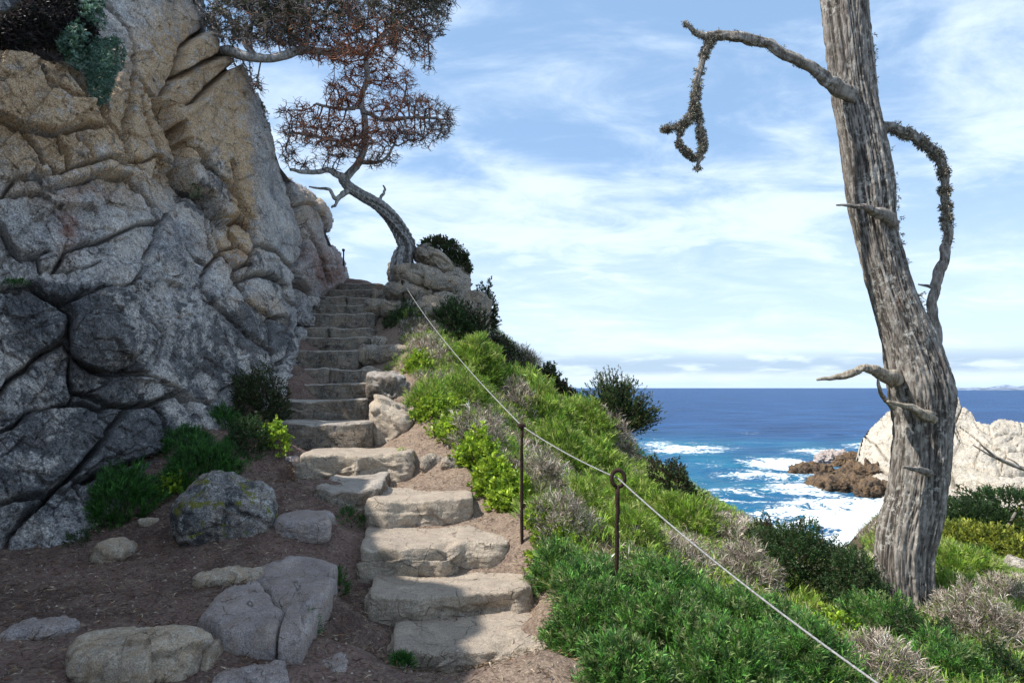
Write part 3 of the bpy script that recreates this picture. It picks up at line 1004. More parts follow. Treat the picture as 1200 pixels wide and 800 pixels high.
# ------------------------------------------------------------------ the cliff, traced block by block
CR = [  # joints: points, width px, depth px
    ([(75, 82), (95, 105), (108, 122), (125, 150), (140, 175), (153, 192), (157, 212), (170, 226), (182, 242), (190, 260)], 2.2, 12),
    ([(-160, 40), (0, 57), (20, 60), (50, 74), (75, 84)], 2.5, 12),
    ([(-160, 100), (-60, 110), (0, 136), (19, 147), (40, 155), (61, 159), (84, 154), (105, 150), (125, 150)], 2.0, 9),
    ([(23, 149), (42, 174), (52, 193), (65, 208)], 1.7, 8), ([(66, 161), (75, 181), (77, 202)], 1.3, 6),
    ([(-160, 250), (-60, 240), (0, 231), (26, 228), (61, 224), (98, 214), (112, 207), (140, 206), (157, 211)], 2.0, 10),
    ([(0, 231), (15, 214), (20, 209), (40, 210), (65, 208), (98, 196), (122, 188), (150, 195)], 1.8, 8),
    ([(89, 160), (97, 175), (105, 189)], 1.2, 5), ([(40, 78), (55, 100), (80, 118), (105, 120)], 1.2, 4),
    ([(190, 259), (175, 260), (164, 262), (149, 269), (136, 276), (116, 282), (98, 286), (77, 293), (71, 306), (60, 318)], 2.2, 11),
    ([(-160, 265), (0, 267), (10, 289), (23, 302), (42, 300), (55, 296)], 2.4, 10), ([(42, 300), (45, 318), (60, 318), (85, 316), (105, 312), (122, 304)], 1.6, 7),
    ([(190, 260), (187, 274), (177, 295), (168, 314), (157, 331), (162, 348), (165, 362)], 2.2, 9), ([(157, 331), (147, 335), (136, 337)], 1.8, 7),
    ([(-160, 340), (0, 337), (32, 334), (58, 349), (82, 363), (84, 372), (78, 390), (69, 402), (56, 411), (40, 420), (31, 432), (10, 444), (0, 462), (-160, 500)], 3.2, 16),
    ([(58, 349), (80, 352), (98, 344), (119, 337), (133, 338), (145, 340), (157, 358), (164, 374), (163, 390), (155, 402), (149, 416), (143, 435), (130, 440), (112, 435), (91, 425), (79, 416), (80, 390), (84, 368)], 3.0, 15),
    ([(69, 402), (79, 416), (81, 440), (88, 460), (105, 464), (129, 476), (150, 477), (175, 474), (190, 468), (205, 460), (215, 470)], 3.0, 15), ([(105, 460), (130, 448), (143, 437)], 1.8, 7),
    ([(88, 460), (84, 474), (60, 476), (35, 481), (23, 493), (17, 498), (0, 507), (-160, 540)], 2.6, 12),
    ([(84, 474), (100, 476), (115, 484), (129, 476)], 1.8, 8),
    ([(150, 477), (126, 502), (112, 522), (93, 544), (79, 562), (60, 576), (49, 590), (26, 611), (12, 628), (8, 650)], 3.0, 16),
    ([(-160, 600), (0, 592), (26, 586), (49, 583), (60, 576)], 1.8, 6), ([(79, 564), (90, 582), (102, 600), (110, 612)], 1.6, 6),
    ([(79, 564), (98, 567), (107, 560), (126, 553), (145, 546), (170, 540), (195, 532)], 2.8, 13),
    ([(175, 474), (184, 486), (191, 505), (194, 530)], 3.0, 14), ([(143, 437), (170, 440), (200, 455), (205, 460)], 1.8, 6), ([(165, 362), (175, 380), (190, 395), (186, 420), (170, 440)], 1.5, 5),
    ([(205, 460), (225, 472), (240, 478), (246, 490)], 2.2, 9), ([(215, 470), (222, 490), (232, 505), (240, 520)], 1.8, 7),
    ([(207, 262), (217, 290), (226, 302), (244, 312), (237, 325), (235, 338), (245, 353), (258, 365), (273, 376), (284, 389), (292, 397), (306, 408), (320, 422), (328, 434)], 2.4, 11),
    ([(190, 260), (198, 250), (207, 262)], 1.8, 7), ([(140, 175), (150, 186), (168, 190), (186, 180), (207, 196)], 1.4, 6), ([(186, 180), (180, 215), (185, 235), (207, 262)], 2.0, 8),
    ([(244, 312), (255, 300), (259, 296), (270, 316), (277, 336), (291, 353), (310, 371), (315, 382), (314, 404)], 2.0, 9),
    ([(203, 150), (205, 168), (218, 182), (235, 196), (261, 221), (277, 238), (283, 256), (266, 260), (251, 253), (240, 234), (223, 221), (207, 196), (205, 168)], 2.6, 13),
    ([(223, 221), (232, 228), (244, 236), (246, 262), (247, 291), (252, 300)], 1.8, 8), ([(251, 253), (252, 270), (258, 293)], 1.6, 7),
    ([(266, 260), (270, 276), (276, 289), (258, 293)], 1.8, 8), ([(283, 256), (294, 267), (299, 288), (290, 303), (287, 312), (270, 316)], 2.0, 10), ([(276, 289), (288, 300)], 1.6, 7),
    ([(270, 316), (277, 327), (290, 326), (290, 312)], 2.0, 9), ([(277, 327), (285, 338), (291, 353)], 1.6, 6),
    ([(290, 322), (305, 322), (319, 325), (330, 334), (335, 350), (348, 362)], 2.2, 11), ([(299, 288), (322, 294), (337, 311), (346, 317)], 2.0, 9),
    ([(346, 317), (348, 332), (352, 350), (356, 378), (350, 392)], 2.6, 13), ([(310, 371), (330, 373), (341, 391), (344, 405), (338, 420), (328, 424)], 2.2, 10), ([(348, 362), (341, 391)], 1.6, 6),
    ([(346, 317), (357, 302), (358, 281), (354, 268), (346, 236), (336, 207), (322, 168), (308, 132)], 2.8, 14), ([(346, 317), (350, 332), (362, 342), (368, 352)], 3.0, 14),
    ([(357, 260), (366, 280), (375, 296), (380, 315), (386, 332)], 1.6, 6), ([(357, 262), (348, 238), (364, 238), (378, 253), (383, 272), (388, 286)], 2.0, 9),
    ([(266, 195), (273, 228), (284, 243), (296, 262)], 1.2, 3),
    ([(192, 115), (205, 92), (210, 75), (217, 52), (241, 34)], 2.4, 12), ([(207, 91), (225, 77), (250, 67), (256, 56), (252, 44), (241, 34)], 2.2, 11), ([(222, 122), (240, 102), (260, 84), (275, 76)], 1.7, 7),
    ([(192, 115), (180, 108), (168, 92), (162, 78)], 1.8, 7), ([(168, 92), (182, 112), (197, 150), (205, 168)], 2.2, 10),
    ([(192, 115), (205, 130), (222, 122)], 1.2, 3),
    ([(-160, -60), (0, 5), (10, 25), (30, 45), (55, 65), (75, 82)], 2.6, 13), ([(118, -60), (120, 0), (134, 10), (150, 25), (161, 50), (162, 78)], 2.2, 10),
    ([(162, 78), (158, 120), (148, 150), (150, 186)], 2.4, 13), ([(110, 122), (125, 118), (128, 142), (140, 160)], 1.5, 6), ([(170, 112), (182, 150), (186, 180)], 2.0, 8),
]
OUT = [(-150, -100), (60, -70), (150, -60), (215, -50), (232, 10), (243, 36), (262, 70), (290, 106), (318, 152), (332, 195), (345, 212), (362, 221), (380, 238), (391, 258),
       (386, 274), (393, 290), (405, 306), (410, 322), (408, 334), (396, 342), (382, 350), (370, 358), (362, 372), (358, 392), (350, 415), (345, 440), (335, 470), (300, 485), (262, 498), (252, 530), (220, 550), (195, 570),
       (160, 590), (125, 620), (110, 645), (70, 665), (20, 668), (-150, 740)]
DC = [(-150, 700, 4.3), (0, 640, 4.9), (60, 640, 4.95), (100, 620, 5.15), (130, 590, 5.5), (170, 560, 6.0), (200, 545, 6.3), (215, 525, 6.5), (245, 505, 6.9), (250, 475, 7.4), (290, 460, 7.8), (330, 440, 8.5),
      (338, 420, 9.0), (349, 390, 9.9), (356, 375, 10.4), (365, 345, 11.7), (382, 344, 12.3), (408, 326, 13.3), (0, 500, 5.1), (60, 430, 5.5), (0, 380, 5.3), (120, 400, 5.7), (0, 250, 5.7), (100, 250, 6.2),
      (180, 400, 6.6), (240, 420, 7.3), (160, 500, 6.1), (180, 300, 7.0), (230, 330, 7.6), (300, 400, 8.2), (320, 340, 9.2), (280, 300, 8.7), (260, 240, 8.9), (330, 290, 9.9), (340, 250, 10.5), (300, 180, 10.0),
      (357, 270, 11.2), (375, 300, 11.9), (395, 300, 12.8), (380, 250, 12.8), (350, 215, 12.4), (320, 160, 11.3), (240, 160, 9.2), (200, 100, 8.8), (240, 60, 10.0), (210, 20, 9.6), (150, 100, 7.6), (150, 180, 7.3),
      (100, 150, 6.8), (0, 150, 6.0), (0, 50, 6.2), (60, 60, 7.0), (120, 30, 7.9), (100, -40, 8.2), (0, -40, 6.9), (210, -40, 10.6), (-100, 300, 5.0), (-100, 100, 5.5), (-100, 500, 4.6), (290, 110, 11.0), (262, 72, 10.8), (-140, -80, 6.3)]
OFFS = [(125, 390, 14), (40, 390, 10), (60, 450, 2), (60, 540, 10), (150, 520, 9), (60, 610, 3), (215, 500, 4), (240, 225, 16), (100, 250, 9), (40, 270, 3), (100, 180, 4), (280, 130, 8), (230, 60, 12), (235, 90, 5),
        (40, 30, -14), (90, 40, -12), (310, 305, 8), (268, 280, 2), (280, 300, -9), (280, 320, 4), (300, 350, 0), (330, 250, 10), (240, 400, 6), (290, 370, 9), (330, 400, 5), (160, 300, -2), (120, 320, -5),
        (360, 320, 4), (370, 250, 6), (100, 450, 0), (60, 120, 7), (40, 218, 8)]
ZON = [  # px centre, radii, channel (0 tan, 1 dark, 2 red), strength
    (70, 150, 125, 70, 0, 1.2), (30, 115, 110, 40, 0, .5), (200, 180, 60, 60, 0, .35), (205, 60, 45, 60, 0, .9), (255, 110, 22, 60, 0, .8), (272, 200, 14, 70, 0, 1.2), (285, 250, 14, 40, 0, 1.0), (30, 75, 60, 14, 0, 1.4), (225, 140, 30, 50, 0, .5),
    (370, 240, 25, 25, 0, .6), (270, 290, 30, 30, 0, .6), (80, 270, 14, 30, 2, .9), (90, 225, 60, 8, 2, .45), (385, 320, 26, 26, 2, .9), (275, 300, 14, 10, 2, .5), (370, 290, 20, 30, 2, .35),
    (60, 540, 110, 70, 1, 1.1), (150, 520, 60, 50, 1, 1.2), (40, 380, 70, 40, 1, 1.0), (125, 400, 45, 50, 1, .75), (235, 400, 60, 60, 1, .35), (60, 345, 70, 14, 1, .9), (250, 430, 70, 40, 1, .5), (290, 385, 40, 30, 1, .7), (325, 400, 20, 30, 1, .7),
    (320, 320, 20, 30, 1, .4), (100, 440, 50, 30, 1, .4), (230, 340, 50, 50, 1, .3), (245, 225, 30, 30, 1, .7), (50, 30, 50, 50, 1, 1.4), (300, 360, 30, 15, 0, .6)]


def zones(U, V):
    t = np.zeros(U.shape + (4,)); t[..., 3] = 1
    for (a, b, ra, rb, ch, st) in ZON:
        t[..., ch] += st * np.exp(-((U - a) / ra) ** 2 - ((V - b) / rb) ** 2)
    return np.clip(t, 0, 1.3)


def relief(outline, cracks, depth, offs, step, zone, amp=1.0, seed=1, push=38.0, min_cells=260, mscale=1.0, lam=0.06):
    out = np.array(outline, float)
    us = np.arange(out[:, 0].min(), out[:, 0].max() + step, step)
    vs = np.arange(out[:, 1].min(), out[:, 1].max() + step, step)
    U, V = np.meshgrid(us, vs)
    Dm = TPS(np.array([c[:2] for c in depth]) / 100., np.array([c[2] for c in depth]), lam)(np.stack([U, V], -1) / 100.)
    mpp = Dm / F
    eo = segdist(U, V, out, True)
    ins = inpoly(U, V, out)
    q = np.stack([U / 14, V / 14, 0 * U + seed], -1)
    Uw = U + 1.1 * fbm(q * 1.6, 3, seed); Vw = V + 1.1 * fbm(q * 1.6 + 40, 3, seed + 1)
    e = np.full(U.shape, 1e9); ck = np.zeros(U.shape)
    for pts, wd, dp in cracks:
        dd = segdist(Uw, Vw, pts)
        e = np.minimum(e, dd)
        ck = np.maximum(ck, dp * 2.7 * np.exp(-(dd / (wd * 0.85)) ** 2) + dp * 0.14 * np.exp(-(dd / (wd * 3.0)) ** 2))
    # secondary hairline fractures inside the blocks
    fr_ = np.random.default_rng(seed + 5)
    fine = np.zeros(U.shape)
    nf = int((out[:, 0].max() - out[:, 0].min()) * (out[:, 1].max() - out[:, 1].min()) / 3800 / (mscale ** .5))
    for _ in range(nf):
        a0, b0 = fr_.uniform(out[:, 0].min(), out[:, 0].max()), fr_.uniform(out[:, 1].min(), out[:, 1].max())
        an = math.radians(fr_.choice([52, 58, 70, -18, -28, 10]) + fr_.normal(0, 9))
        ln = fr_.uniform(14, 60)
        pts = [(a0, b0)]
        for k in range(4):
            an += fr_.normal(0, .22)
            pts.append((pts[-1][0] + math.cos(an) * ln / 4, pts[-1][1] + math.sin(an) * ln / 4))
        dd = segdist(Uw, Vw, pts)
        fine = np.maximum(fine, fr_.uniform(1.2, 3.6) * np.exp(-(dd / fr_.uniform(.9, 1.5)) ** 2))
    # label the blocks by flood fill between the joints
    free = ins & (e > step * 0.75)
    lab = np.full(U.shape, -1, int)
    nr, nc = U.shape
    sizes = []
    for s0 in range(nr * nc):
        i, j = divmod(s0, nc)
        if not free[i, j] or lab[i, j] >= 0:
            continue
        L = len(sizes); stack = [(i, j)]; lab[i, j] = L; cnt = 0
        while stack:
            a, b = stack.pop(); cnt += 1
            for a2, b2 in ((a + 1, b), (a - 1, b), (a, b + 1), (a, b - 1)):
                if 0 <= a2 < nr and 0 <= b2 < nc and free[a2, b2] and lab[a2, b2] < 0:
                    lab[a2, b2] = L; stack.append((a2, b2))
        sizes.append(cnt)
    sizes = np.array(sizes)
    small = np.where(sizes < min_cells)[0]
    lab[np.isin(lab, small)] = -1
    for _ in range(200):
        un = (lab < 0) & ins
        if not un.any(): break
        for sh in ((1, 0), (-1, 0), (0, 1), (0, -1)):
            r = np.roll(lab, sh, (0, 1))
            m_ = (lab < 0) & ins & (r >= 0)
            lab[m_] = r[m_]
    base = P(U, V, Dm)
    du = np.gradient(base, axis=1); dv = np.gradient(base, axis=0)
    N = unit(np.cross(dv, du))
    tocam = -unit(base)
    N = np.where(((N * tocam).sum(-1) < 0)[..., None], -N, N)
    N = unit(N * 0.75 + tocam * 0.35)
    R = 5.0
    t = np.clip(e / R, 0, 1)
    h = -2.2 * (1 - t) ** 2.0 - ck - fine
    rr = np.random.default_rng(seed)
    offm = np.zeros(U.shape)
    for L in range(len(sizes)):
        if sizes[L] < min_cells: continue
        m_ = lab == L
        of = rr.uniform(-5, 7)
        for (a, b, c) in offs:
            i = int(round((b - vs[0]) / step)); j = int(round((a - us[0]) / step))
            if 0 <= i < nr and 0 <= j < nc and lab[i, j] == L:
                of = c
        gx_, gy_ = rr.uniform(-.24, .24, 2)
        uc, vc = U[m_].mean(), V[m_].mean()
        offm[m_] = of + gx_ * np.clip(U[m_] - uc, -50, 50) + gy_ * np.clip(V[m_] - vc, -50, 50)
    ramp = np.clip((e - 0.5) / 4.5, 0, 1); ramp = ramp * ramp * (3 - 2 * ramp)
    h = h + offm * ramp
    q3 = base / mscale
    qf = np.stack([U / 62 + .5 * V / 62, V / 62, 0 * U + seed], -1)
    fa, ed = facets(qf + 0.06 * np.stack([fbm(qf * 4, 2, 3), fbm(qf * 4, 2, 4), 0 * U], -1), seed, 1)
    qg = np.stack([U / 21, V / 21 - .3 * U / 21, 0 * U + seed], -1)
    fb, ed2 = facets(qg + 0.08 * np.stack([fbm(qg * 2, 2, 3), fbm(qg * 2, 2, 4), 0 * U], -1), seed + 5, 1)
    hm = (0.055 * fa + 0.027 * fb + 0.02 * fbm(q3 * 1.0, 3, seed + 2) + 0.013 * ridged(q3 * 3.4, 4, seed + 4) + 0.015 * ridged(q3 * np.array([15, 15, 9.]), 3, seed + 6)
          - 0.02 * np.clip(1 - ed2 / .05, 0, 1)) * mscale * amp
    pb = push * np.clip(1 - eo / 11.0, 0, 1) ** 2.2 * (V < 440)
    pos = base + N * (h * mpp + hm)[..., None] - tocam * (pb * mpp)[..., None]
    tn = zones(U, V) if zone else np.zeros(U.shape + (4,))
    return U, V, ins, lab, pos, tn, sizes


cliff = empty('granite_cliff', (-3.6, 6.0, -1.0), 'towering grey and tan granite cliff of fractured blocks left of the stairs', 'cliff', kind='structure')


def emit_blocks(res, parent, mat, name='rock_block', top=None):
    U, V, ins, lab, pos, tn, sizes = res
    nr, nc = U.shape
    a = np.arange(nr - 1)[:, None] * nc + np.arange(nc - 1)[None, :]
    quad = np.stack([a, a + nc, a + nc + 1, a + 1], -1).reshape(-1, 4)
    insf = ins.ravel()
    ok = insf[quad].all(1)
    quad = quad[ok]
    fl_ = lab.ravel()[quad[:, 0]]
    pf = pos.reshape(-1, 3); tf = tn.reshape(-1, 4)
    obs = []
    for L in np.unique(fl_):
        if L < 0: continue
        f = quad[fl_ == L]
        ids, inv = np.unique(f, return_inverse=True)
        obs.append(solid(name, pf[ids], inv.reshape(-1, 4), mat, parent=parent, attrs={'tone': tf[ids]}))
    return obs


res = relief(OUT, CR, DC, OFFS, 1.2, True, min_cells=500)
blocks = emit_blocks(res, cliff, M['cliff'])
# crest behind the visible face
ol = np.array(OUT[0:22], float)
ol_d = []
for i in range(len(ol) - 1):
    k = max(2, int(np.hypot(*(ol[i + 1] - ol[i])) / 8))
    ol_d.append(ol[i] + (ol[i + 1] - ol[i]) * (np.arange(k) / k)[:, None])
ol_d = np.vstack(ol_d)
cen = np.array([150, 250.])
inn = ol_d + unit(cen - ol_d) * 4.0
DT = TPS(np.array([c[:2] for c in DC]) / 100., np.array([c[2] for c in DC]), 0.06)
r0 = P(inn[:, 0], inn[:, 1], DT(inn / 100.) + 0.3)
rings = [r0]
for off in ((-0.6, 0.5, -.1), (-2.2, 1.2, -.25), (-5, 2.5, -.5), (-12, 4, -2.0)):
    r = r0 + np.array(off)
    r[:, 2] += 0.3 * fbm(r * .8, 3, 4)
    rings.append(r)
solid('cliff_crest', np.vstack(rings), gridfaces(len(rings), len(r0)), M['cliff'], parent=cliff)

for i, (u, v, ru, rv, d) in enumerate([(330, 452, 12, 10, 8.75), (333, 436, 10, 12, 9.0), (341, 410, 9, 11, 9.7), (350, 392, 8, 9, 10.2), (358, 374, 8, 9, 10.8), (366, 354, 8, 7, 11.7)]):
    V_, F_ = rockshape(P(u, v, d), (ru / F * d, ru / F * d * 1.6, rv / F * d), 0, 140 + i, 2.8, 22)
    solid('rock_block', V_, F_, M['cliff'], parent=cliff, attrs={'tone': np.tile([0, .5, 0, 1], (len(V_), 1))})
# unseen cliff blocks past the viewer, added tall to shade the left foreground
for i, (x, y, hx, hy, hz, zc_) in enumerate([(-5.6, 4.3, 1.3, 1.3, 3.4, 1.0), (-5.3, 2.6, 1.5, 1.3, 3.5, 1.0), (-5.2, .9, 1.4, 1.3, 3.3, .9), (-5.6, -1.0, 1.6, 1.5, 3.6, .9)]):
    V_, F_ = rockshape((x, y, zc_), (hx, hy, hz), .2 * i, 110 + i, 4.0, 34, facet=.25)
    solid('rock_block', V_, F_, M['cliff'], parent=cliff)

# outcrop at the head of the stairs
oc = empty('rock_outcrop', P(505, 400, 12.2), 'stack of sunlit boulders at the head of the stairs carrying the bent tree', 'outcrop', kind='structure')
for i, (u, v, ru, rv, d, dep, pw, rt, tl) in enumerate([
        (510, 307, 27, 16, 12.3, 1.1, 2.2, 0, (-.45, 0)), (500, 330, 42, 16, 12.2, 1.0, 2.6, 0, (-.2, 0)), (483, 346, 32, 14, 12.0, 1.0, 2.6, 0, (-.1, 0)), (537, 326, 12, 18, 12.4, 1.0, 2.4, 0, (0, 0)), (530, 350, 20, 34, 12.1, 1.2, 3, .2, (0, 0)),
        (557, 378, 20, 36, 12.3, 1.2, 2.6, 0, (0, 0)), (508, 385, 40, 34, 12.0, 1.0, 3, 0, (0, 0)), (455, 349, 18, 8, 12.2, 1.2, 3, 0, (0, 0)), (480, 366, 32, 16, 11.9, 1.0, 3, 0, (0, 0)),
        (472, 322, 16, 14, 12.7, 1.2, 2.6, 0, (0, 0)), (545, 420, 34, 30, 12.0, 1.2, 2.6, 0, (0, 0)), (442, 361, 12, 10, 11.8, 1.2, 2.6, 0, (0, 0))]):
    V_, F_ = rockshape(P(u, v, d), (ru / F * d, ru / F * d * dep, rv / F * d), rt, 60 + i, pw, 34, tilt=tl, facet=.34)
    solid('boulder', V_, F_, M['outcrop'], parent=oc)

# pale sea rock
SO = [(985, 590), (1000, 560), (1006, 530), (1010, 512), (1018, 500), (1030, 489), (1045, 480), (1062, 474), (1085, 468), (1104, 466), (1112, 460), (1122, 463), (1127, 474), (1140, 483), (1144, 492), (1160, 497), (1172, 491),
      (1190, 494), (1206, 498), (1240, 510), (1290, 540), (1340, 620), (1100, 625), (1040, 600)]
SD = [(1000, 560, 90), (1040, 580, 77), (1100, 592, 71), (1200, 602, 67), (1320, 610, 66), (1012, 515, 96), (1030, 490, 97), (1062, 475, 97), (1115, 463, 95), (1140, 485, 92), (1200, 500, 90), (1290, 540, 84),
      (1060, 530, 88), (1110, 520, 85), (1150, 540, 78), (1200, 550, 76), (1080, 560, 79), (1040, 625, 70), (1100, 625, 66), (1300, 625, 62)]
SCR = [([(1128, 476), (1118, 500), (1125, 520), (1112, 545), (1120, 575)], .7, 3), ([(1110, 490), (1135, 505), (1150, 520), (1180, 530), (1210, 528)], .7, 3), ([(1144, 494), (1150, 505), (1165, 512), (1180, 508), (1205, 512)], .7, 2.5),
       ([(1112, 545), (1140, 548), (1170, 560), (1210, 562)], .7, 2.5), ([(1012, 510), (1025, 520), (1040, 540)], .8, 3), ([(1120, 575), (1150, 572), (1190, 580)], .7, 2), ([(1150, 520), (1142, 548)], .6, 2), ([(1180, 530), (1170, 560)], .6, 2),
       ([(1010, 545), (1030, 552), (1050, 560)], .8, 3)]
sr = empty('sea_rock', seapt(np.array(1100.), np.array(585.)), 'huge pale granite rock rising from the surf behind the big tree', 'rock')
res2 = relief(SO, SCR, SD, [], 1.15, False, 1.0, 21, 8.0, 200, 8.0, 0.004)
emit_blocks(res2, sr, M['searock'], 'rock_face')
so = np.array(SO[2:21], float)
r0 = P(so[:, 0], so[:, 1] + 3.5, TPS(np.array([c[:2] for c in SD]) / 100., np.array([c[2] for c in SD]), 0.004)(so / 100.) + 1.5)
rr_ = [r0]
for off in ((2, 5, -1.6), (9, 12, -5), (12, 16, -14)):
    rr_.append(r0 + np.array(off))
solid('back_slope', np.vstack(rr_), gridfaces(4, len(r0)), M['searock'], parent=sr)
for i, (u, v, ru, rv, lb) in enumerate([
        (950, 549, 22, 8, 'brown wave washed rock farthest left at the foot of the sea rock'), (974, 537, 18, 11, 'grey topped rock standing behind the low brown ones in the surf'),
        (986, 566, 38, 12, 'orange brown seaweed covered rock in front of the sea rock'), (1012, 556, 26, 16, 'brown rock between the surf and the leaning tree trunk'), (1026, 574, 26, 12, 'dark brown rock touching the foot of the sea rock'),
        (999, 541, 20, 11, 'dark wet rock between the grey topped rock and the pale sea rock')]):
    b = seapt(np.array(float(u)), np.array(v + rv * .8))
    d = b[1] + 2
    V_, F_ = rockshape(P(u, v + rv * .35, d), (ru / F * d, ru / F * d * .6, rv / F * d * 1.1), 0, 90 + i, 2.6, 50, facet=.42, rough=.16, grain=1.0, fs=2.2)
    tag(solid('shore_rock', V_, F_, M['wetrock' if i != 1 else 'flag']), lb, 'rock', 'rocks washed by the surf')


# ------------------------------------------------------------------ the leaning dead tree on the right
def px_line(pts, n, d0):
    """pts: (u, v, width px[, distance]) -> smooth 3D centre line and radii"""
    a = np.array([(p[0], p[1], p[2], p[3] if len(p) > 3 else d0) for p in pts], float)
    s = smoothline(a, n)
    return P(s[:, 0], s[:, 1], s[:, 3]), s[:, 2] / 2 / F * s[:, 3] * np.cos(np.arctan((s[:, 0] - 600) / F)) ** 1.2


big = empty('dead_cypress', P(1068, 722, 5.05), 'tall leaning dead cypress with grey furrowed bark on the right', 'tree')


def trunk_mesh(pts, d0, n, ns, furrow, seed, name, mat, parent, twist=0.0, flare=None, fscale=1.0):
    c, r = px_line(pts, n, d0)
    L = np.concatenate([[0], np.cumsum(np.linalg.norm(np.diff(c, axis=0), axis=1))])
    holder = {}

    def disp(th, n_):
        TH, LL = np.meshgrid(th, L)
        A = TH + twist * LL
        R0 = r[:, None]
        q = np.stack([np.cos(A) * 5.5 * fscale, np.sin(A) * 5.5 * fscale, LL * 0.55 * fscale], -1)
        f = fbm(q, 3, seed)
        q2 = np.stack([np.cos(A) * 14 * fscale, np.sin(A) * 14 * fscale, LL * 1.0 * fscale], -1)
        f2 = noise3(q2 + 1.2 * f[..., None], seed + 3)
        fur = np.clip(1 - np.abs(f2) * 3.2, 0, 1)
        big_ = fbm(np.stack([np.cos(A) * 1.1, np.sin(A) * 1.1, LL * 1.3], -1), 3, seed + 8)
        q4 = np.stack([np.cos(A) * 30 * fscale, np.sin(A) * 30 * fscale, LL * 6], -1)
        f4 = noise3(q4, seed + 30)
        dd = R0 * (0.10 * big_ + furrow * (0.42 * f - 0.42 * fur + .2 * f4))
        holder['g'] = np.stack([f * .5 + .5, LL * 0, fur * np.clip(.6 - f, 0, 1), 0 * LL + 1], -1)
        return dd
    V_, F_ = tube(c, r, ns, disp)
    g = holder['g'].reshape(-1, 4)
    g = np.vstack([g, g[:2]])
    return solid(name, V_, F_, mat, parent=parent, attrs={'grain': g})


trunk_mesh([(985, -60, 58), (990, 0, 60), (1000, 100, 56), (1009, 150, 58), (1017, 200, 60), (1026, 270, 54), (1044, 340, 58), (1068, 410, 74), (1077, 450, 82), (1081, 480, 78), (1081, 510, 73), (1074, 580, 74), (1066, 615, 76),
            (1059, 650, 74), (1060, 690, 72), (1062, 740, 76), (1062, 800, 84)], 5.05, 520, 170, 0.20, 5, 'trunk', M['bark'], big, twist=.25)


def limb(pts, d0, name='branch', parent=big, mat='bark', n=60, ns=20, seed=3, furrow=.35):
    c, r = px_line(pts, n, d0)
    L = np.linspace(0, 1, n)

    def disp(th, n_):
        TH, LL = np.meshgrid(th, L * n * .12)
        return r[:, None] * furrow * (fbm(np.stack([np.cos(TH) * 1.6, np.sin(TH) * 1.6, LL], -1), 3, seed) + .4 * noise3(np.stack([np.cos(TH) * 4, np.sin(TH) * 4, LL * 3], -1), seed + 1))
    V_, F_ = tube(c + 0.7 * r[:, None] * np.stack([fbm(np.stack([L * n * .11, 0 * L, 0 * L + k], -1), 2, seed + k) for k in range(3)], -1), r, ns, disp)
    o = solid(name, V_, F_, M[mat], parent=parent)
    return o, c, r


BR = []
BR.append(limb([(1010, 118, 20, 5.0), (985, 104, 19, 4.9), (960, 86, 15, 4.85), (930, 69, 13, 4.8), (900, 53, 12.5, 4.78), (870, 44, 12, 4.75), (846, 41, 11, 4.75), (830, 43, 9, 4.75), (812, 35, 6, 4.75), (801, 25, 2.5, 4.75)], 4.9, seed=11, n=90))
BR.append(limb([(836, 43, 8, 4.75), (826, 62, 8, 4.75), (819, 88, 8.5, 4.75), (815, 112, 8, 4.75), (813, 130, 8, 4.75), (801, 145, 6, 4.75), (788, 150, 4, 4.75), (778, 151, 2, 4.75)], 4.75, seed=12))
BR.append(limb([(814, 124, 7), (820, 148, 7), (823, 172, 6), (817, 196, 4)], 4.75, seed=13))
BR.append(limb([(800, 146, 5), (795, 165, 4), (804, 178, 4), (815, 186, 4)], 4.75, seed=14))
BR.append(limb([(1030, 145, 14, 5.1), (1058, 154, 13, 5.1), (1083, 168, 12, 5.1), (1102, 188, 11, 5.1), (1107, 215, 10, 5.1), (1108, 240, 10, 5.1), (1110, 268, 11, 5.1), (1108, 300, 13, 5.1), (1098, 330, 13, 5.1), (1093, 360, 13, 5.1), (1097, 400, 15, 5.1), (1104, 440, 22, 5.08)], 5.1, seed=15, n=140))
BR.append(limb([(1100, 346, 8), (1092, 337, 5), (1076, 333, 2)], 5.1, seed=16, n=20))
BR.append(limb([(1045, 262, 22, 4.98), (1030, 250, 14, 4.85), (1015, 243, 8, 4.75), (998, 241, 5, 4.72), (980, 240, 2, 4.7)], 4.8, seed=17, n=40))
BR.append(limb([(1050, 448, 22, 4.95), (1032, 436, 14, 4.8), (1016, 430, 11, 4.75), (1005, 434, 9, 4.72), (985, 441, 8, 4.7), (957, 445, 3, 4.65)], 4.8, seed=18, n=60, mat='deadwood'))
BR.append(limb([(1048, 478, 8, 4.9), (1036, 466, 6, 4.85), (1030, 454, 5, 4.8), (1029, 444, 3, 4.8)], 4.8, seed=19, n=30, mat='deadwood'))
BR.append(limb([(1100, 495, 18, 4.95), (1080, 484, 13, 4.75), (1062, 476, 8, 4.68), (1040, 470, 3, 4.65)], 4.8, seed=20, n=40, mat='deadwood'))
BR.append(limb([(1092, 556, 10, 4.9), (1078, 550, 8, 4.7), (1058, 547, 3, 4.66)], 4.8, seed=21, n=30))


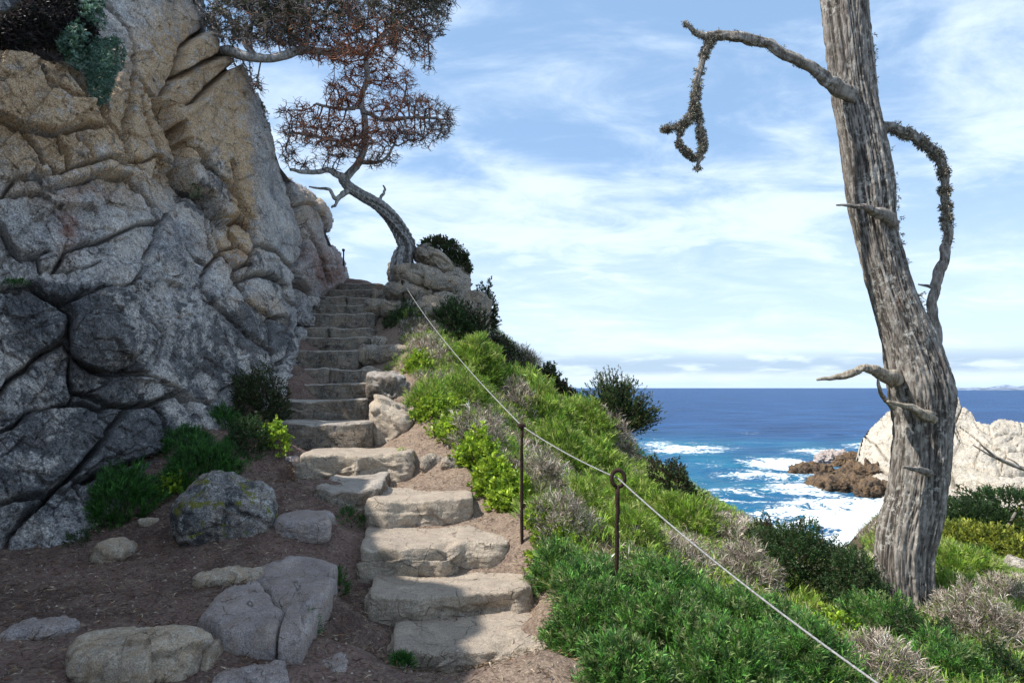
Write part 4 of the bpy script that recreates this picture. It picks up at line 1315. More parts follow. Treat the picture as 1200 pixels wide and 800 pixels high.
def sprigs(cen, dirs, K, L, ll, lw, spread, cols, jit=0.25, base_t=(0.0, 1.0), droop=0.0, r=None, stem=0.0):
    """M sprigs of K leaves: diamond leaves along a short stem. cols (m,3) palette"""
    r = r or rng
    m_ = len(cen)
    L = np.broadcast_to(L, (m_,)).astype(float)
    t = r.uniform(base_t[0], base_t[1], (m_, K, 1))
    b = cen[:, None, :] + dirs[:, None, :] * t * L[:, None, None]
    rd = unit(r.normal(size=(m_, K, 3)))
    ld_ = unit(dirs[:, None, :] + spread * rd + np.array([0, 0, -droop]))
    sd = unit(np.cross(ld_, unit(r.normal(size=(m_, K, 3)))))
    sc_ = r.uniform(.65, 1.25, (m_, K, 1)) * (L / L.mean())[:, None, None] ** .5
    lenv = ll * sc_; wv = lw * sc_
    v0 = b; v2 = b + ld_ * lenv
    midp = b + ld_ * lenv * .5 + np.array([0, 0, .12]) * lenv
    v1 = midp + sd * wv * .5; v3 = midp - sd * wv * .5
    Vx = np.stack([v0, v1, v2, v3], 2).reshape(-1, 3)
    Fq = np.arange(m_ * K * 4).reshape(-1, 4)
    cols = np.asarray(cols, float)
    ci = cols[r.integers(0, len(cols), m_)]
    br = np.exp(r.normal(0, jit, (m_, 1))) 
    cc = (ci * br)[:, None, :] * np.exp(r.normal(0, jit * .5, (m_, K, 1)))
    col = np.repeat(cc.reshape(-1, 3), 4, 0)
    if stem > 0:
        e = cen + dirs * L[:, None]
        s_ = unit(np.cross(dirs, r.normal(size=(m_, 3)))) * stem
        Vs = np.stack([cen - s_, cen + s_, e + s_ * .4, e - s_ * .4], 1).reshape(-1, 3)
        Fs = np.arange(m_ * 4).reshape(-1, 4) + len(Vx)
        Vx = np.vstack([Vx, Vs]); Fq = np.vstack([Fq, Fs])
        col = np.vstack([col, np.repeat(ci * .6, 4, 0)])
    return Vx, Fq, np.clip(col, 0, .9)


def tufts_on(c, r, idx, per, size, parent, name='lichen'):
    """lichen beards hanging on a limb"""
    keep = fbm(np.stack([idx * .19, 0 * idx, 0 * idx + len(c)], -1), 2, int(per)) > .02
    idx = idx[keep]
    cen = c[idx].repeat(per, 0)
    rd = unit(rng.normal(size=cen.shape) + np.array([0, 0, -.4]))
    cen = cen + rd * r[idx].repeat(per)[:, None] * 0.8
    V_, F_, cc = sprigs(cen, rd, 8, size, size * .8, size * .22, 1.3, [(0.27, 0.25, 0.19), (0.20, 0.18, 0.15), (0.33, 0.31, 0.24), (0.14, 0.12, 0.10)], .3, droop=.5)
    o = solid(name, V_, F_, M['lichen'], parent=parent, attrs={'tint': cc}, smooth=False)
    o['kind'] = 'stuff'


for bi, a, b, per, sz in ((1, 0, 60, 34, .022), (2, 0, 60, 34, .022), (3, 0, 60, 30, .02), (4, 8, 75, 36, .026), (0, 20, 90, 10, .018), (4, 70, 88, 10, .018), (1, 20, 59, 16, .028)):
    o, c, r = BR[bi]
    idx = np.arange(a, min(b, len(c)))
    tufts_on(c, r, idx, per, sz, big)
c, r = px_line([(1021, 40, 5), (1024, 100, 4), (1040, 160, 4), (1050, 230, 4), (1058, 300, 4), (1075, 340, 4), (1100, 400, 5)], 60, 5.03)
tufts_on(c, r, np.arange(60), 5, .028, big)


# ------------------------------------------------------------------ bent cypress over the stairs: grown twig by twig
def colonize(seeds, parents, attr, step, kill, infl, iters, r):
    nodes = [np.array(s, float) for s in seeds]
    par = list(parents)
    at = attr.copy()
    near = np.full(len(at), 1e9); ni = np.zeros(len(at), int)

    def upd(new):
        nonlocal near, ni
        for i in new:
            d = np.linalg.norm(at - nodes[i], axis=1)
            m_ = d < near
            near[m_] = d[m_]; ni[m_] = i
    upd(range(len(nodes)))
    for it in range(iters):
        act = near < infl
        if not act.any(): break
        acc = {}
        vec = unit(at[act] - np.array(nodes)[ni[act]])
        ids = ni[act]
        sm = np.zeros((len(nodes), 3)); np.add.at(sm, ids, vec)
        new = []
        for i in np.unique(ids):
            dv = sm[i] + r.normal(0, .35, 3)
            dv /= np.linalg.norm(dv) + 1e-9
            nodes.append(nodes[i] + dv * step); par.append(i); new.append(len(nodes) - 1)
        upd(new)
        keep = near > kill
        at = at[keep]; near = near[keep]; ni = ni[keep]
        if len(at) == 0: break
    return np.array(nodes), np.array(par)


def prism_edges(a, b, ra, rb, ns=4):
    T = unit(b - a)
    ref = np.where(np.abs(T[:, 2:3]) > .9, np.array([[1., 0, 0]]), np.array([[0, 0, 1.]]))
    U_ = unit(np.cross(T, ref)); W_ = np.cross(T, U_)
    th = np.arange(ns) * 2 * np.pi / ns
    dirs = U_[:, None] * np.cos(th)[None, :, None] + W_[:, None] * np.sin(th)[None, :, None]
    V0 = a[:, None] + dirs * ra[:, None, None]; V1 = b[:, None] + dirs * rb[:, None, None]
    V_ = np.concatenate([V0, V1], 1).reshape(-1, 3)
    k = np.arange(ns); k1 = (k + 1) % ns
    f = np.stack([k, k1, ns + k1, ns + k], -1)[None] + (np.arange(len(a)) * 2 * ns)[:, None, None]
    return V_, f.reshape(-1, 4)


CM = 1.6
bent = empty('bent_cypress', P(474, 308, 12.4), 'bent cypress leaning from the outcrop over the stairs with a reddish bare crown', 'tree')
TR = [(474, 330, 36, 12.3), (472, 306, 28, 12.2), (477, 290, 22, 12.2), (472, 277, 20, 12.2), (460, 257, 18, 12.1), (445, 242, 16, 12.0), (425, 230, 14.5, 11.9), (410, 220, 13.5, 11.8), (404, 212, 12, 11.8), (410, 203, 10, 11.8), (420, 192, 9, 11.8), (427, 175, 8, 11.8)]
trunk_mesh(TR, 12, 170, 48, .34, 9, 'trunk', M['bark2'], bent, 1.4, fscale=.35)
LIMBS = [
    [(404, 214, 10, 11.8), (398, 205, 9, 11.7), (385, 200, 7.5, 11.5), (362, 201, 6, 11.3), (340, 199, 4, 11.1)],
    [(410, 220, 8, 11.8), (400, 229, 6.5, 11.7), (393, 232, 5, 11.6), (386, 222, 4, 11.6), (375, 221, 3, 11.6), (362, 219, 1.8, 11.5)],
    [(397, 231, 5, 11.7), (393, 240, 3.5, 11.6), (388, 243, 2.5, 11.6)],
    [(442, 238, 6, 12), (446, 231, 4, 12), (451, 223, 3, 12), (449, 217, 1.5, 12)],
    [(427, 178, 8, 11.8), (428, 150, 7.5, 11.7), (424, 120, 7, 11.6), (430, 92, 7, 11.4), (428, 62, 7, 11.2)],
    [(428, 62, 7, 11.2), (400, 60, 8, 11.0), (380, 60, 9, 10.8), (356, 58, 10, 10.7), (335, 64, 11, 10.5), (314, 69, 11, 10.4), (290, 65, 12, 10.4), (266, 60, 13, 10.5), (240, 62, 14, 10.8)],
    [(356, 58, 7, 10.7), (360, 40, 6, 10.6), (362, 20, 5, 10.6), (358, -10, 5, 10.5)],
    [(428, 70, 6, 11.2), (450, 40, 6, 11.3), (470, 20, 5, 11.4), (490, 0, 4, 11.5)],
    [(425, 130, 6, 11.6), (450, 140, 5, 11.7), (480, 138, 4, 11.8), (510, 138, 3, 11.9)],
    [(425, 190, 6, 11.8), (440, 190, 5, 11.9), (452, 186, 4, 12), (462, 170, 3, 12.1)],
    [(425, 160, 5, 11.7), (400, 165, 5, 11.5), (370, 160, 4, 11.3), (345, 155, 3, 11.2)],
    [(424, 125, 5, 11.6), (400, 128, 4, 11.5), (370, 122, 3, 11.3)],
    [(236, 40, 13, 11.6), (233, 10, 14, 11.8), (228, -40, 14, 12)],
    [(300, 66, 6, 10.4), (285, 45, 6, 10.5), (300, 20, 5, 10.6), (320, -10, 4, 10.6)],
]
seeds, pars = [], []
for li, Lp in enumerate(LIMBS):
    limb(Lp, 11.5, 'branch', bent, 'bark2', n=40, ns=9, seed=30 + li, furrow=.3)
    c, r = px_line(Lp, 16, 11.5)
    if li in (1, 2, 3, 12):
        continue
    for k in range(16):
        pars.append(len(seeds) - 1 if k else -1); seeds.append(c[k])
CROWN = [  # px ellipse, radii, distance range, count
    (385, 160, 62, 27, 10.9, 12.0, 620, 0), (430, 160, 60, 30, 11.2, 12.2, 520, 0), (485, 142, 48, 30, 11.4, 12.5, 560, 1), (425, 108, 42, 34, 11.0, 12.2, 420, 0),
    (350, 178, 25, 20, 10.8, 11.6, 120, 1), (455, 62, 55, 45, 10.8, 12.2, 760, 0), (490, 14, 38, 36, 10.8, 12.2, 420, 2), (390, 30, 80, 44, 10.2, 12.0, 1000, 2), (300, 22, 62, 34, 10.0, 11.6, 620, 2), (375, 130, 50, 16, 11.0, 11.8, 160, 0),
    (290, 82, 14, 14, 10.3, 10.8, 22, 1), (300, 100, 14, 8, 10.3, 10.8, 16, 1), (446, 186, 22, 12, 11.7, 12.3, 70, 1), (430, -40, 130, 40, 10.4, 12.5, 420, 2), (280, -30, 90, 40, 10.4, 12, 300, 2)]
atts = []
for (a, b, ra, rb, d0, d1, n_, kind) in CROWN:
    n_ = int(n_ * CM)
    th = rng.uniform(0, 2 * np.pi, n_); rr = np.sqrt(rng.uniform(0, 1, n_))
    q_ = P(a + ra * rr * np.cos(th), b + rb * rr * np.sin(th), rng.uniform(d0, d1, n_))
    ln_ = noise3(q_ * np.array([1.1, 1.1, 6.0]), 71) + .35 * noise3(q_ * 3.1, 72)
    atts.append(q_[ln_ > (.05 if kind != 2 else -.15)])
atts = np.vstack(atts)
nod, par = colonize(seeds, pars, atts, 0.075, 0.08, 1.3, 100, rng)
print('crown nodes', len(nod))
ch = np.zeros(len(nod)); tipc = np.zeros(len(nod))
for i in range(len(nod) - 1, -1, -1):
    if tipc[i] == 0: tipc[i] = 1
    if par[i] >= 0: tipc[par[i]] += tipc[i]
rad = 0.006 * tipc ** 0.42
nsd = len(seeds)
ei = np.arange(nsd, len(nod))


def px_of(p):
    return 600 + F * p[:, 0] / (p[:, 1] * math.cos(PITCH) + p[:, 2] * math.sin(PITCH)), 400 - F * (p[:, 2] * math.cos(PITCH) - p[:, 1] * math.sin(PITCH)) / (p[:, 1] * math.cos(PITCH) + p[:, 2] * math.sin(PITCH))


RED = np.array([(0.34, 0.13, 0.07), (0.42, 0.20, 0.12), (0.17, 0.07, 0.05)]); GRY = np.array([(0.16, 0.14, 0.125), (0.10, 0.085, 0.08), (0.21, 0.19, 0.17)])
GRN = np.array([(0.028, 0.038, 0.018), (0.05, 0.06, 0.025), (0.03, 0.03, 0.022)])


def crown_color(p, r):
    """reddish algae on the sheltered middle of the crown, grey on its outer lobes"""
    uu, vv = px_of(p)
    red = np.clip(1.3 * np.exp(-((uu - 410) / 85) ** 2 - ((vv - 110) / 75) ** 2), 0, 1)
    pick = r.uniform(size=len(p)) < red * 1.05
    a = RED[r.integers(0, 3, len(p))]; b = GRY[r.integers(0, 3, len(p))]
    return np.where(pick[:, None], a, b) * np.exp(r.normal(0, .25, (len(p), 1)))


V_, F_ = prism_edges(nod[par[ei]], nod[ei], np.minimum(rad[par[ei]], rad[ei] * 1.5), rad[ei], 4)
cc = np.repeat(crown_color(nod[ei], rng), 8, 0)
o = solid('crown', V_, F_, M['twig'], parent=bent, attrs={'tint': cc})
# fine curled twigs on the thin shoots
thin = ei[rad[ei] < 0.0125]
src = rng.choice(thin, 20000)
a = nod[src]
cur = unit(unit(a - nod[par[src]]) + rng.normal(0, .9, a.shape))
A_ = Acc()
colr = crown_color(a, rng)
rr0 = 0.0058
for sgi in range(3):
    ln = rng.uniform(.03, .075, (len(a), 1))
    b = a + cur * ln
    V_, F_ = prism_edges(a, b, np.full(len(a), rr0), np.full(len(a), rr0 * .75), 3)
    A_.add(V_, F_, np.repeat(colr, 6, 0))
    a = b; rr0 *= .75
    cur = unit((cur + rng.normal(0, .75, cur.shape)) * np.array([1, 1, .6]) + np.array([0, 0, .05]))
o = A_.build('twigs', M['twig'], bent); o['kind'] = 'stuff'
# surviving dark foliage at the top of the crown
uu, vv = px_of(nod[thin])
m_ = rng.uniform(size=len(thin)) < np.clip(np.exp(-((uu - 330) / 90) ** 2 - ((vv + 10) / 42) ** 2) * .75 + .55 * np.exp(-((uu - 480) / 50) ** 2 - ((vv + 5) / 28) ** 2), 0, 1)
src = thin[m_]
src = src[rng.integers(0, len(src), 5200)]
V_, F_, cc = sprigs(nod[src] + rng.normal(0, .03, (len(src), 3)), unit(rng.normal(size=(len(src), 3)) + np.array([0, 0, .4])), 7, .07, .05, .014, .7, GRN, .35)
o = solid('foliage', V_, F_, M['leaf'], parent=bent, attrs={'tint': cc}, smooth=False); o['kind'] = 'stuff'

# ------------------------------------------------------------------ posts and rope
POST = []


def post(u, vt, vb, d, lab_, w=3.3, loop=True, lean=0):
    top = P(u, vt, d); bot = P(u + lean, vb, d)
    root = empty('iron_post', bot, lab_, 'post', 'iron posts holding the rope')
    rr = w / 2 / F * d
    pts = np.linspace(bot - np.array([0, 0, .25]), top, 14)
    pts += rng.normal(0, rr * .12, pts.shape)
    V_, F_ = tube(pts, rr * (1 + .08 * rng.normal(size=14)), 10)
    solid('rod', V_, F_, M['rust'], parent=root)
    if loop:
        R_ = rr * 3.6
        th = np.linspace(-.45 * np.pi, 1.35 * np.pi, 22)
        c = top + np.array([rr * .2, 0, R_ * .8])
        ring = c + np.stack([np.cos(th) * R_ * .8, 0 * th + .1 * R_ * np.sin(th), np.sin(th) * R_], -1)
        V_, F_ = tube(ring, rr * .9, 9)
        solid('rope_eye', V_, F_, M['rust'], parent=root)
        return c
    V_, F_ = rockshape(top, (rr * 2.0, rr * 2, rr * 1.6), 0, 3, 4, 8)
    solid('post_cap', V_, F_, M['rust'], parent=root)
    return top


p1 = post(611.5, 499, 634, 4.7, 'rusty iron post at the path edge, the farther of the near two', 4.0, False)
p2 = post(724, 568, 712, 4.0, 'rusty iron post with a looped top rising from the green ferny mound', 5.2, True, -3)
p0 = post(472, 330, 352, 11.5, 'thin iron post among the boulders at the head of the stairs', 2.0, False, 2)
post(402.5, 293, 338, 13.3, 'thin far post sticking up beside the end of the cliff', 1.7, False, 2)
p3 = P(1036, 806, 2.35)
post(1060, 826, 1050, 2.3, 'rusty iron post just below the lower right corner of the frame', 5, False)


def rope(a, b, r, sag, lab_, n=420):
    t = np.linspace(0, 1, n)[:, None]
    pts = a + (b - a) * t
    pts[:, 2] -= sag * 4 * (t * (1 - t))[:, 0]
    ns = 8
    rp = r * np.ones(n)
    V_, F_ = tube(pts, rp, ns, lambda th, k: r * .22 * np.sin(3 * th[None, :] + np.arange(k)[:, None] * .9))
    return tag(solid('rope', V_, F_, M['rope']), lab_, 'rope', 'guide rope strung from post to post')


rope(p0, p1, .0042, .10, 'guide rope from the boulders at the stair head down to the first near post')
rope(p1, p2, .0042, .02, 'guide rope between the two near iron posts')
rope(p2, P(1062, 824, 2.33), .0045, .035, 'guide rope running from the looped post out of the bottom right corner')

# ------------------------------------------------------------------ vegetation
PAL = {
    'fern': ([(0.075, 0.21, 0.035), (0.12, 0.30, 0.055), (0.20, 0.39, 0.085), (0.032, 0.080, 0.020), (0.20, 0.28, 0.10), (0.07, 0.16, 0.05), (0.085, 0.175, 0.030), (0.055, 0.125, 0.020), (0.22, 0.26, 0.11)], 9, .055, .045, .0065, .75),
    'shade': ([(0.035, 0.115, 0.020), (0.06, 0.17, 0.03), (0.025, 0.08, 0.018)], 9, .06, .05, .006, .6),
    'lime': ([(0.26, 0.38, 0.03), (0.33, 0.44, 0.045), (0.17, 0.28, 0.03)], 6, .05, .038, .026, 1.0),
    'grass': ([(0.20, 0.32, 0.04), (0.27, 0.39, 0.06), (0.12, 0.23, 0.03), (0.33, 0.37, 0.11)], 9, .06, .065, .007, .6),
    'dry': ([(0.42, 0.36, 0.30), (0.27, 0.215, 0.18), (0.52, 0.47, 0.40), (0.16, 0.12, 0.10), (0.14, 0.2, 0.05)], 8, .07, .075, .0045, .9),
    'dark': ([(0.028, 0.048, 0.018), (0.045, 0.07, 0.022), (0.06, 0.085, 0.03), (0.05, 0.035, 0.02)], 9, .05, .026, .012, 1.0),
    'heath': ([(0.03, 0.075, 0.022), (0.045, 0.10, 0.028), (0.06, 0.07, 0.03)], 10, .06, .026, .009, 1.0),
    'cyp': ([(0.035, 0.07, 0.022), (0.05, 0.10, 0.025), (0.025, 0.05, 0.02)], 9, .08, .05, .014, .6),
    'cypy': ([(0.25, 0.28, 0.04), (0.33, 0.35, 0.06), (0.12, 0.16, 0.03)], 9, .09, .05, .016, .6),
    'succ': ([(0.10, 0.18, 0.13), (0.18, 0.27, 0.22), (0.06, 0.12, 0.07)], 8, .02, .05, .018, 1.1),
}


def bush_geo(c, half, kind, count, seed, up=0.5, scale=1.0, gnd=True):
    r = np.random.default_rng(seed)
    cols, K, L, ll, lw, sp_ = PAL[kind]
    d = unit(r.normal(size=(count, 3)))
    d[:, 2] = np.abs(d[:, 2]) * 1.0 - .12 * (r.uniform(size=count) < .3)
    d = unit(d)
    lump = 1 + 0.42 * fbm(d * 1.9 + seed, 3, seed) + .16 * noise3(d * 5 + seed, seed)
    rr = lump * r.uniform(.42, 1.0, count) ** .45
    pos = np.asarray(c) + d * np.asarray(half) * rr[:, None]
    if gnd:
        g = gh(pos[:, 0], pos[:, 1], False)
        base = gh(np.array([c[0]]), np.array([c[1]]), False)[0]
        pos[:, 2] += np.clip(g - base, -.6, .6) * .8
    dirs = unit(d * .8 + np.array([0, 0, up]) + r.normal(0, .35, d.shape))
    return sprigs(pos, dirs, K, L * scale, ll * scale, lw * scale, sp_, cols, .28, r=r, stem=.0016 * scale)


NB = [0]


def bush(u, v, ru, rv, kind, label, count=500, name='shrub', cat='shrub', d=None, dep=1.0, up=.5, scale=None, group=None, stem=None):
    """mound whose foot is seen at pixel (u, v + rv)"""
    NB[0] += 1
    if d is None:
        g = rayground(u, v + rv)[0]
    else:
        g = P(u, v + rv, d)
    dd = g[1]
    hx = ru / F * dd
    c = np.array([P(u, v, dd)[0], dd + hx * dep * .35, g[2]])
    hz = 2 * rv / F * dd
    sc_ = scale or max(.75, dd / 6.5)
    V_, F_, cc = bush_geo(c, (hx, hx * dep, hz), kind, count, NB[0] * 7, up, sc_, d is None)
    m = M['twig'] if kind == 'dry' else M['leaf']
    o = solid(name, V_, F_, m, attrs={'tint': cc}, smooth=False, origin=c)
    return tag(o, label, cat, group)


# by the cliff foot, in shade
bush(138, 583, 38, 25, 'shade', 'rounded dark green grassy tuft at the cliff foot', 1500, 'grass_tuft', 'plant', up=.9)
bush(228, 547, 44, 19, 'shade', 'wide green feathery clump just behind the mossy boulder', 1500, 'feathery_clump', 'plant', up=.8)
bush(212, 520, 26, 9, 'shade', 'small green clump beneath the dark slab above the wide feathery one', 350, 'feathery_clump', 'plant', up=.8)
bush(302, 468, 33, 35, 'dark', 'dense dark green shrub at the left of the lowest shaded steps', 2600, scale=.8, up=.4)
bush(288, 512, 26, 15, 'heath', 'leafy green plant growing under the dense dark shrub', 700, 'leafy_plant', 'plant')
bush(262, 492, 12, 9, 'shade', 'small green sprout on the rocks left of the dark shrub', 200, 'leafy_plant', 'plant')
bush(322, 512, 15, 12, 'lime', 'bright leafed plant between the dark shrub and the step corner', 160, 'leafy_plant', 'plant', scale=.9)
bush(200, 572, 14, 8, 'lime', 'small yellow green leafed plant left of the mossy boulder', 60, 'leafy_plant', 'plant', scale=1)
bush(88, 632, 12, 5, 'heath', 'tiny moss cushion where the cliff meets the dirt', 120, 'moss_cushion', 'moss', scale=.5)
for (u, v, ru, rv, lb) in [(410, 609, 16, 6, 'small bright weed under the step beside the sunlit slab'), (396, 686, 9, 12, 'weed in the gully at the corner of the split flagstone'), (362, 733, 6, 9, 'weed at the lower corner of the split flagstone'),
                           (455, 718, 14, 6, 'low weed at the left end of the second lowest step'), (496, 711, 8, 4, 'tiny weed in front of the middle of a low step'), (472, 780, 7, 4, 'tiny weed below the lowest step'),
                           (464, 428, 12, 6, 'bright weed beside the dark boulder near the upper stairs'), (397, 487, 8, 4, 'tiny weed on the tread of a shaded step'), (420, 443, 6, 5, 'tiny weed in the riser of a shaded step'), (472, 540, 7, 8, 'weed at the right corner of the wide step')]:
    bush(u, v, ru, rv, 'shade' if v > 600 else 'grass', lb, 90, 'weed', 'weed', scale=.65)
# dudleya on the cliff
def dud(cu, cv, ru, rv, kind, cnt, lb, nm, seed, dof=0.0, scale=1.2, cat='plant'):
    r = np.random.default_rng(seed)
    th = r.uniform(0, 2 * np.pi, cnt); q = np.sqrt(r.uniform(0, 1, cnt)) * (1 + .25 * np.sin(th * 3 + seed))
    u = cu + ru * q * np.cos(th); v = cv + rv * q * np.sin(th) 
    dd = DT(np.stack([u, v], -1) / 100.) - .12 - dof - .12 * (1 - np.clip(q, 0, 1))
    cols, K, L, ll, lw, sp_ = PAL[kind]
    dirs = unit(-unit(P(u, v, dd)) + np.array([.3, 0, .3]) + r.normal(0, .45, (cnt, 3)))
    V_, F_, cc = sprigs(P(u, v, dd), dirs, K, L * scale, ll * scale, lw * scale, sp_, cols, .25, r=r)
    return tag(solid(nm, V_, F_, M['leaf'], attrs={'tint': cc}, smooth=False), lb, cat)


PAL['darkmat'] = ([(0.02, 0.016, 0.018), (0.035, 0.025, 0.025), (0.02, 0.022, 0.015)], 9, .05, .05, .012, 1.0)
dud(118, 76, 24, 38, 'succ', 1100, 'blue green succulent cushion clinging high on the cliff', 'succulent', 3, .04, .8)
dud(85, 52, 14, 26, 'succ', 130, 'sparse pale succulent rosettes on the dark mat high on the cliff', 'succulent', 4, .16)
dud(108, 12, 14, 20, 'succ', 130, 'succulent rosettes at the top edge of the photo above the cushion', 'succulent', 5, .12)
dud(55, 28, 52, 36, 'darkmat', 2600, 'dark mat of dead vegetation hanging in the recess at the top left', 'vegetation_mat', 6, .0, cat='vegetation')
dud(17, 331, 16, 3, 'shade', 90, 'thin green moss line on the ledge at the left edge', 'moss', 7, -.02, .6, 'moss')
dud(308, 142, 6, 24, 'dark', 260, 'dark ivy like plant creeping down the skyline edge of the cliff', 'creeper', 8, .12, .7)
dud(228, 222, 6, 10, 'shade', 60, 'green moss in the joint beneath the overhanging wedge', 'moss', 9, -.1, .7, 'moss')

# slope plants: pixel centre, radii, kind, label
SL = [
    (476, 378, 26, 22, 'heath', 'dark heathery shrub between the upper stairs and the rope', 900),
    (562, 424, 26, 22, 'grass', 'bright green domed cushion high on the slope beside the rope', 1300),
    (528, 372, 26, 18, 'heath', 'dark green plants hanging on the outcrop boulders', 900),
    (545, 385, 26, 22, 'dark', 'dark shrub on the seaward side of the outcrop', 700),
    (498, 392, 30, 12, 'fern', 'green patch under the outcrop, above the dry scrub', 700),
    (500, 468, 26, 18, 'grass', 'green plants beside the dark boulder right of the stairs', 500),
    (545, 458, 30, 20, 'grass', 'yellow green clump crossed by the rope at mid slope', 600),
    (598, 450, 24, 16, 'grass', 'yellow green clump right of the bright green cushion', 500),
    (640, 480, 34, 22, 'grass', 'green shrub above the first near post', 1000),
    (610, 470, 20, 14, 'dry', 'dry twiggy scrub just above the top of the first near post', 400),
    (690, 495, 30, 18, 'grass', 'green shrub below the small cypress', 800),
    (645, 447, 14, 16, 'dark', 'small dark bush on the skyline of the slope', 500),
    (664, 462, 12, 12, 'dark', 'small dark bush left of the small cypress', 300),
    (590, 415, 24, 16, 'dark', 'grey green brush on the skyline below the outcrop', 500),
    (615, 428, 18, 12, 'dry', 'grey twigs on the skyline between outcrop and dark bush', 350),
    (620, 452, 20, 12, 'grass', 'yellow green grass below the skyline twigs', 350),
    (665, 525, 36, 18, 'grass', 'green ferny patch on the open slope right of the first near post', 1000),
    (705, 540, 30, 18, 'grass', 'light green patch lower on the open slope', 800),
    (720, 510, 22, 14, 'dry', 'dry scrub around the dead stick near the small cypress', 400),
    (790, 568, 30, 22, 'dark', 'brown and dark green bush at the cliff brink above the surf', 800),
    (740, 585, 40, 18, 'grass', 'green patch on the slope above the looped post', 900),
    (800, 610, 46, 20, 'grass', 'bright green grass bank above the surf', 1400),
    (690, 585, 28, 20, 'grass', 'yellow green clump between the two near posts', 500),
    (560, 505, 30, 18, 'dry', 'dry grey scrub above the leafy border', 500),
    (640, 560, 26, 22, 'dry', 'pinkish dead brush right of the first near post', 600),
    (660, 605, 32, 20, 'dry', 'dead brush in front of the ferny mound', 600),
    (745, 620, 34, 16, 'grass', 'yellow green clump behind the looped post', 600),
    (800, 650, 38, 14, 'dry', 'brown scrub below the bright grass bank', 500),
    (860, 632, 26, 12, 'dry', 'brown scrub at the brink left of the dark shrub', 400),
    (880, 668, 32, 24, 'dry', 'grey dead bush under the rope, left of the dark shrub', 900),
    (945, 655, 62, 40, 'heath', 'large dark green shrub left of the dead cypress', 3600),
    (1010, 690, 34, 34, 'heath', 'dark green shrub wrapped round the foot of the dead cypress', 1800),
    (900, 640, 26, 22, 'dark', 'wiry dark shrub against the surf', 900),
    (650, 640, 30, 14, 'lime', 'bright leafy plant at the foot of the first near post', 200),
    (1130, 665, 40, 16, 'grass', 'bright grass patch right of the dead cypress', 900),
    (1110, 700, 44, 18, 'grass', 'green ferny patch right of the dead cypress foot', 1300),
    (1160, 735, 50, 26, 'dry', 'large tangle of dead grey brush at the right edge', 1500),
    (1185, 700, 28, 14, 'dry', 'dead brush below the pale rocks at the right edge', 500),
    (1040, 735, 46, 22, 'fern', 'green clump in front of the dead cypress', 1400),
    (1085, 755, 40, 20, 'heath', 'low green and rust leaved plant in front of the dead cypress', 1000),
    (985, 735, 26, 14, 'lime', 'broad leafed bright plant under the dark shrub', 130),
    (1040, 785, 44, 20, 'dry', 'grey dead stems at the bottom right beside the rope end', 800),
    (1120, 785, 50, 22, 'fern', 'green plants at the bottom right corner', 1300),
    (1180, 790, 30, 20, 'heath', 'dark plants in the bottom right corner', 600),
]
for (u, v, ru, rv, k, lb, n_) in SL:
    dk = None
    if v < 400: dk = 11.25
    sc_ = None
    bush(u, v, ru, rv, k, lb, n_, 'shrub' if k in ('dark', 'heath', 'dry') else 'green_plant', 'shrub' if k in ('dark', 'heath', 'dry') else 'plant', d=dk, group='plants covering the seaward slope', up=.45 if k != 'dry' else .7)
# the ferny mass in the foreground
FM = [(700, 692, 52, 18, 'ferny green mound at the foot of the looped post, nearest the stairs'), (792, 698, 60, 24, 'ferny green mound right of the looped post'), (690, 735, 52, 34, 'ferny green mound beside the lowest steps'),
      (780, 755, 66, 38, 'ferny green mound in the middle foreground below the looped post'), (870, 740, 60, 32, 'ferny green mound under the rope'), (860, 795, 70, 36, 'ferny green mound cut by the bottom edge'),
      (950, 785, 60, 30, 'ferny green mound nearest the rope at the bottom'), (650, 665, 26, 18, 'ferny sprays leaning over the path edge'), (740, 800, 50, 30, 'ferny green mound at the bottom edge near the path'), (930, 740, 40, 20, 'ferny green mound below the grey dead bush')]
for (u, v, ru, rv, lb) in FM:
    bush(u, v, ru, rv, 'fern', lb, int(ru * rv * 1.35), 'ferny_mound', 'plant', group='ferny mounds in the foreground', scale=.8, up=.55)
# leafy lime border
for i, (u, v, ru, rv, lb) in enumerate([(505, 480, 24, 11, 'bright leafy plants nearest the pale squarish boulder'), (538, 503, 27, 13, 'bright leafy plants at the top of the sunny border'), (560, 530, 24, 16, 'bright leafy plants in the middle of the sunny border'), (580, 560, 24, 16, 'bright leafy plants low in the sunny border'),
                           (597, 580, 22, 15, 'bright leafy plants left of the first near post'), (632, 608, 14, 9, 'bright leafy plants right behind the first near post'), (490, 425, 16, 10, 'yellow green leaves beside the sunlit slab'), (530, 480, 14, 8, 'yellow green leaves in the dry scrub under the rope')]):
    bush(u, v, ru, rv, 'lime', lb, int(90 + ru * rv * 1.3), 'leafy_plant', 'plant', group='bright leafy border along the path', scale=.95, up=.8)
# bushes on the outcrop
bush(512, 288, 20, 7, 'dark', 'dark shrub crowning the outcrop beside the bent tree', 500, d=12.4)
bush(536, 306, 12, 14, 'dark', 'dark shrub hanging over the right side of the outcrop', 400, d=12.3)
bush(566, 362, 14, 24, 'dark', 'dark shrub on the far shoulder of the outcrop', 600, d=12.3)
bush(555, 395, 22, 16, 'heath', 'green brush under the shoulder of the outcrop', 500, d=12.0)

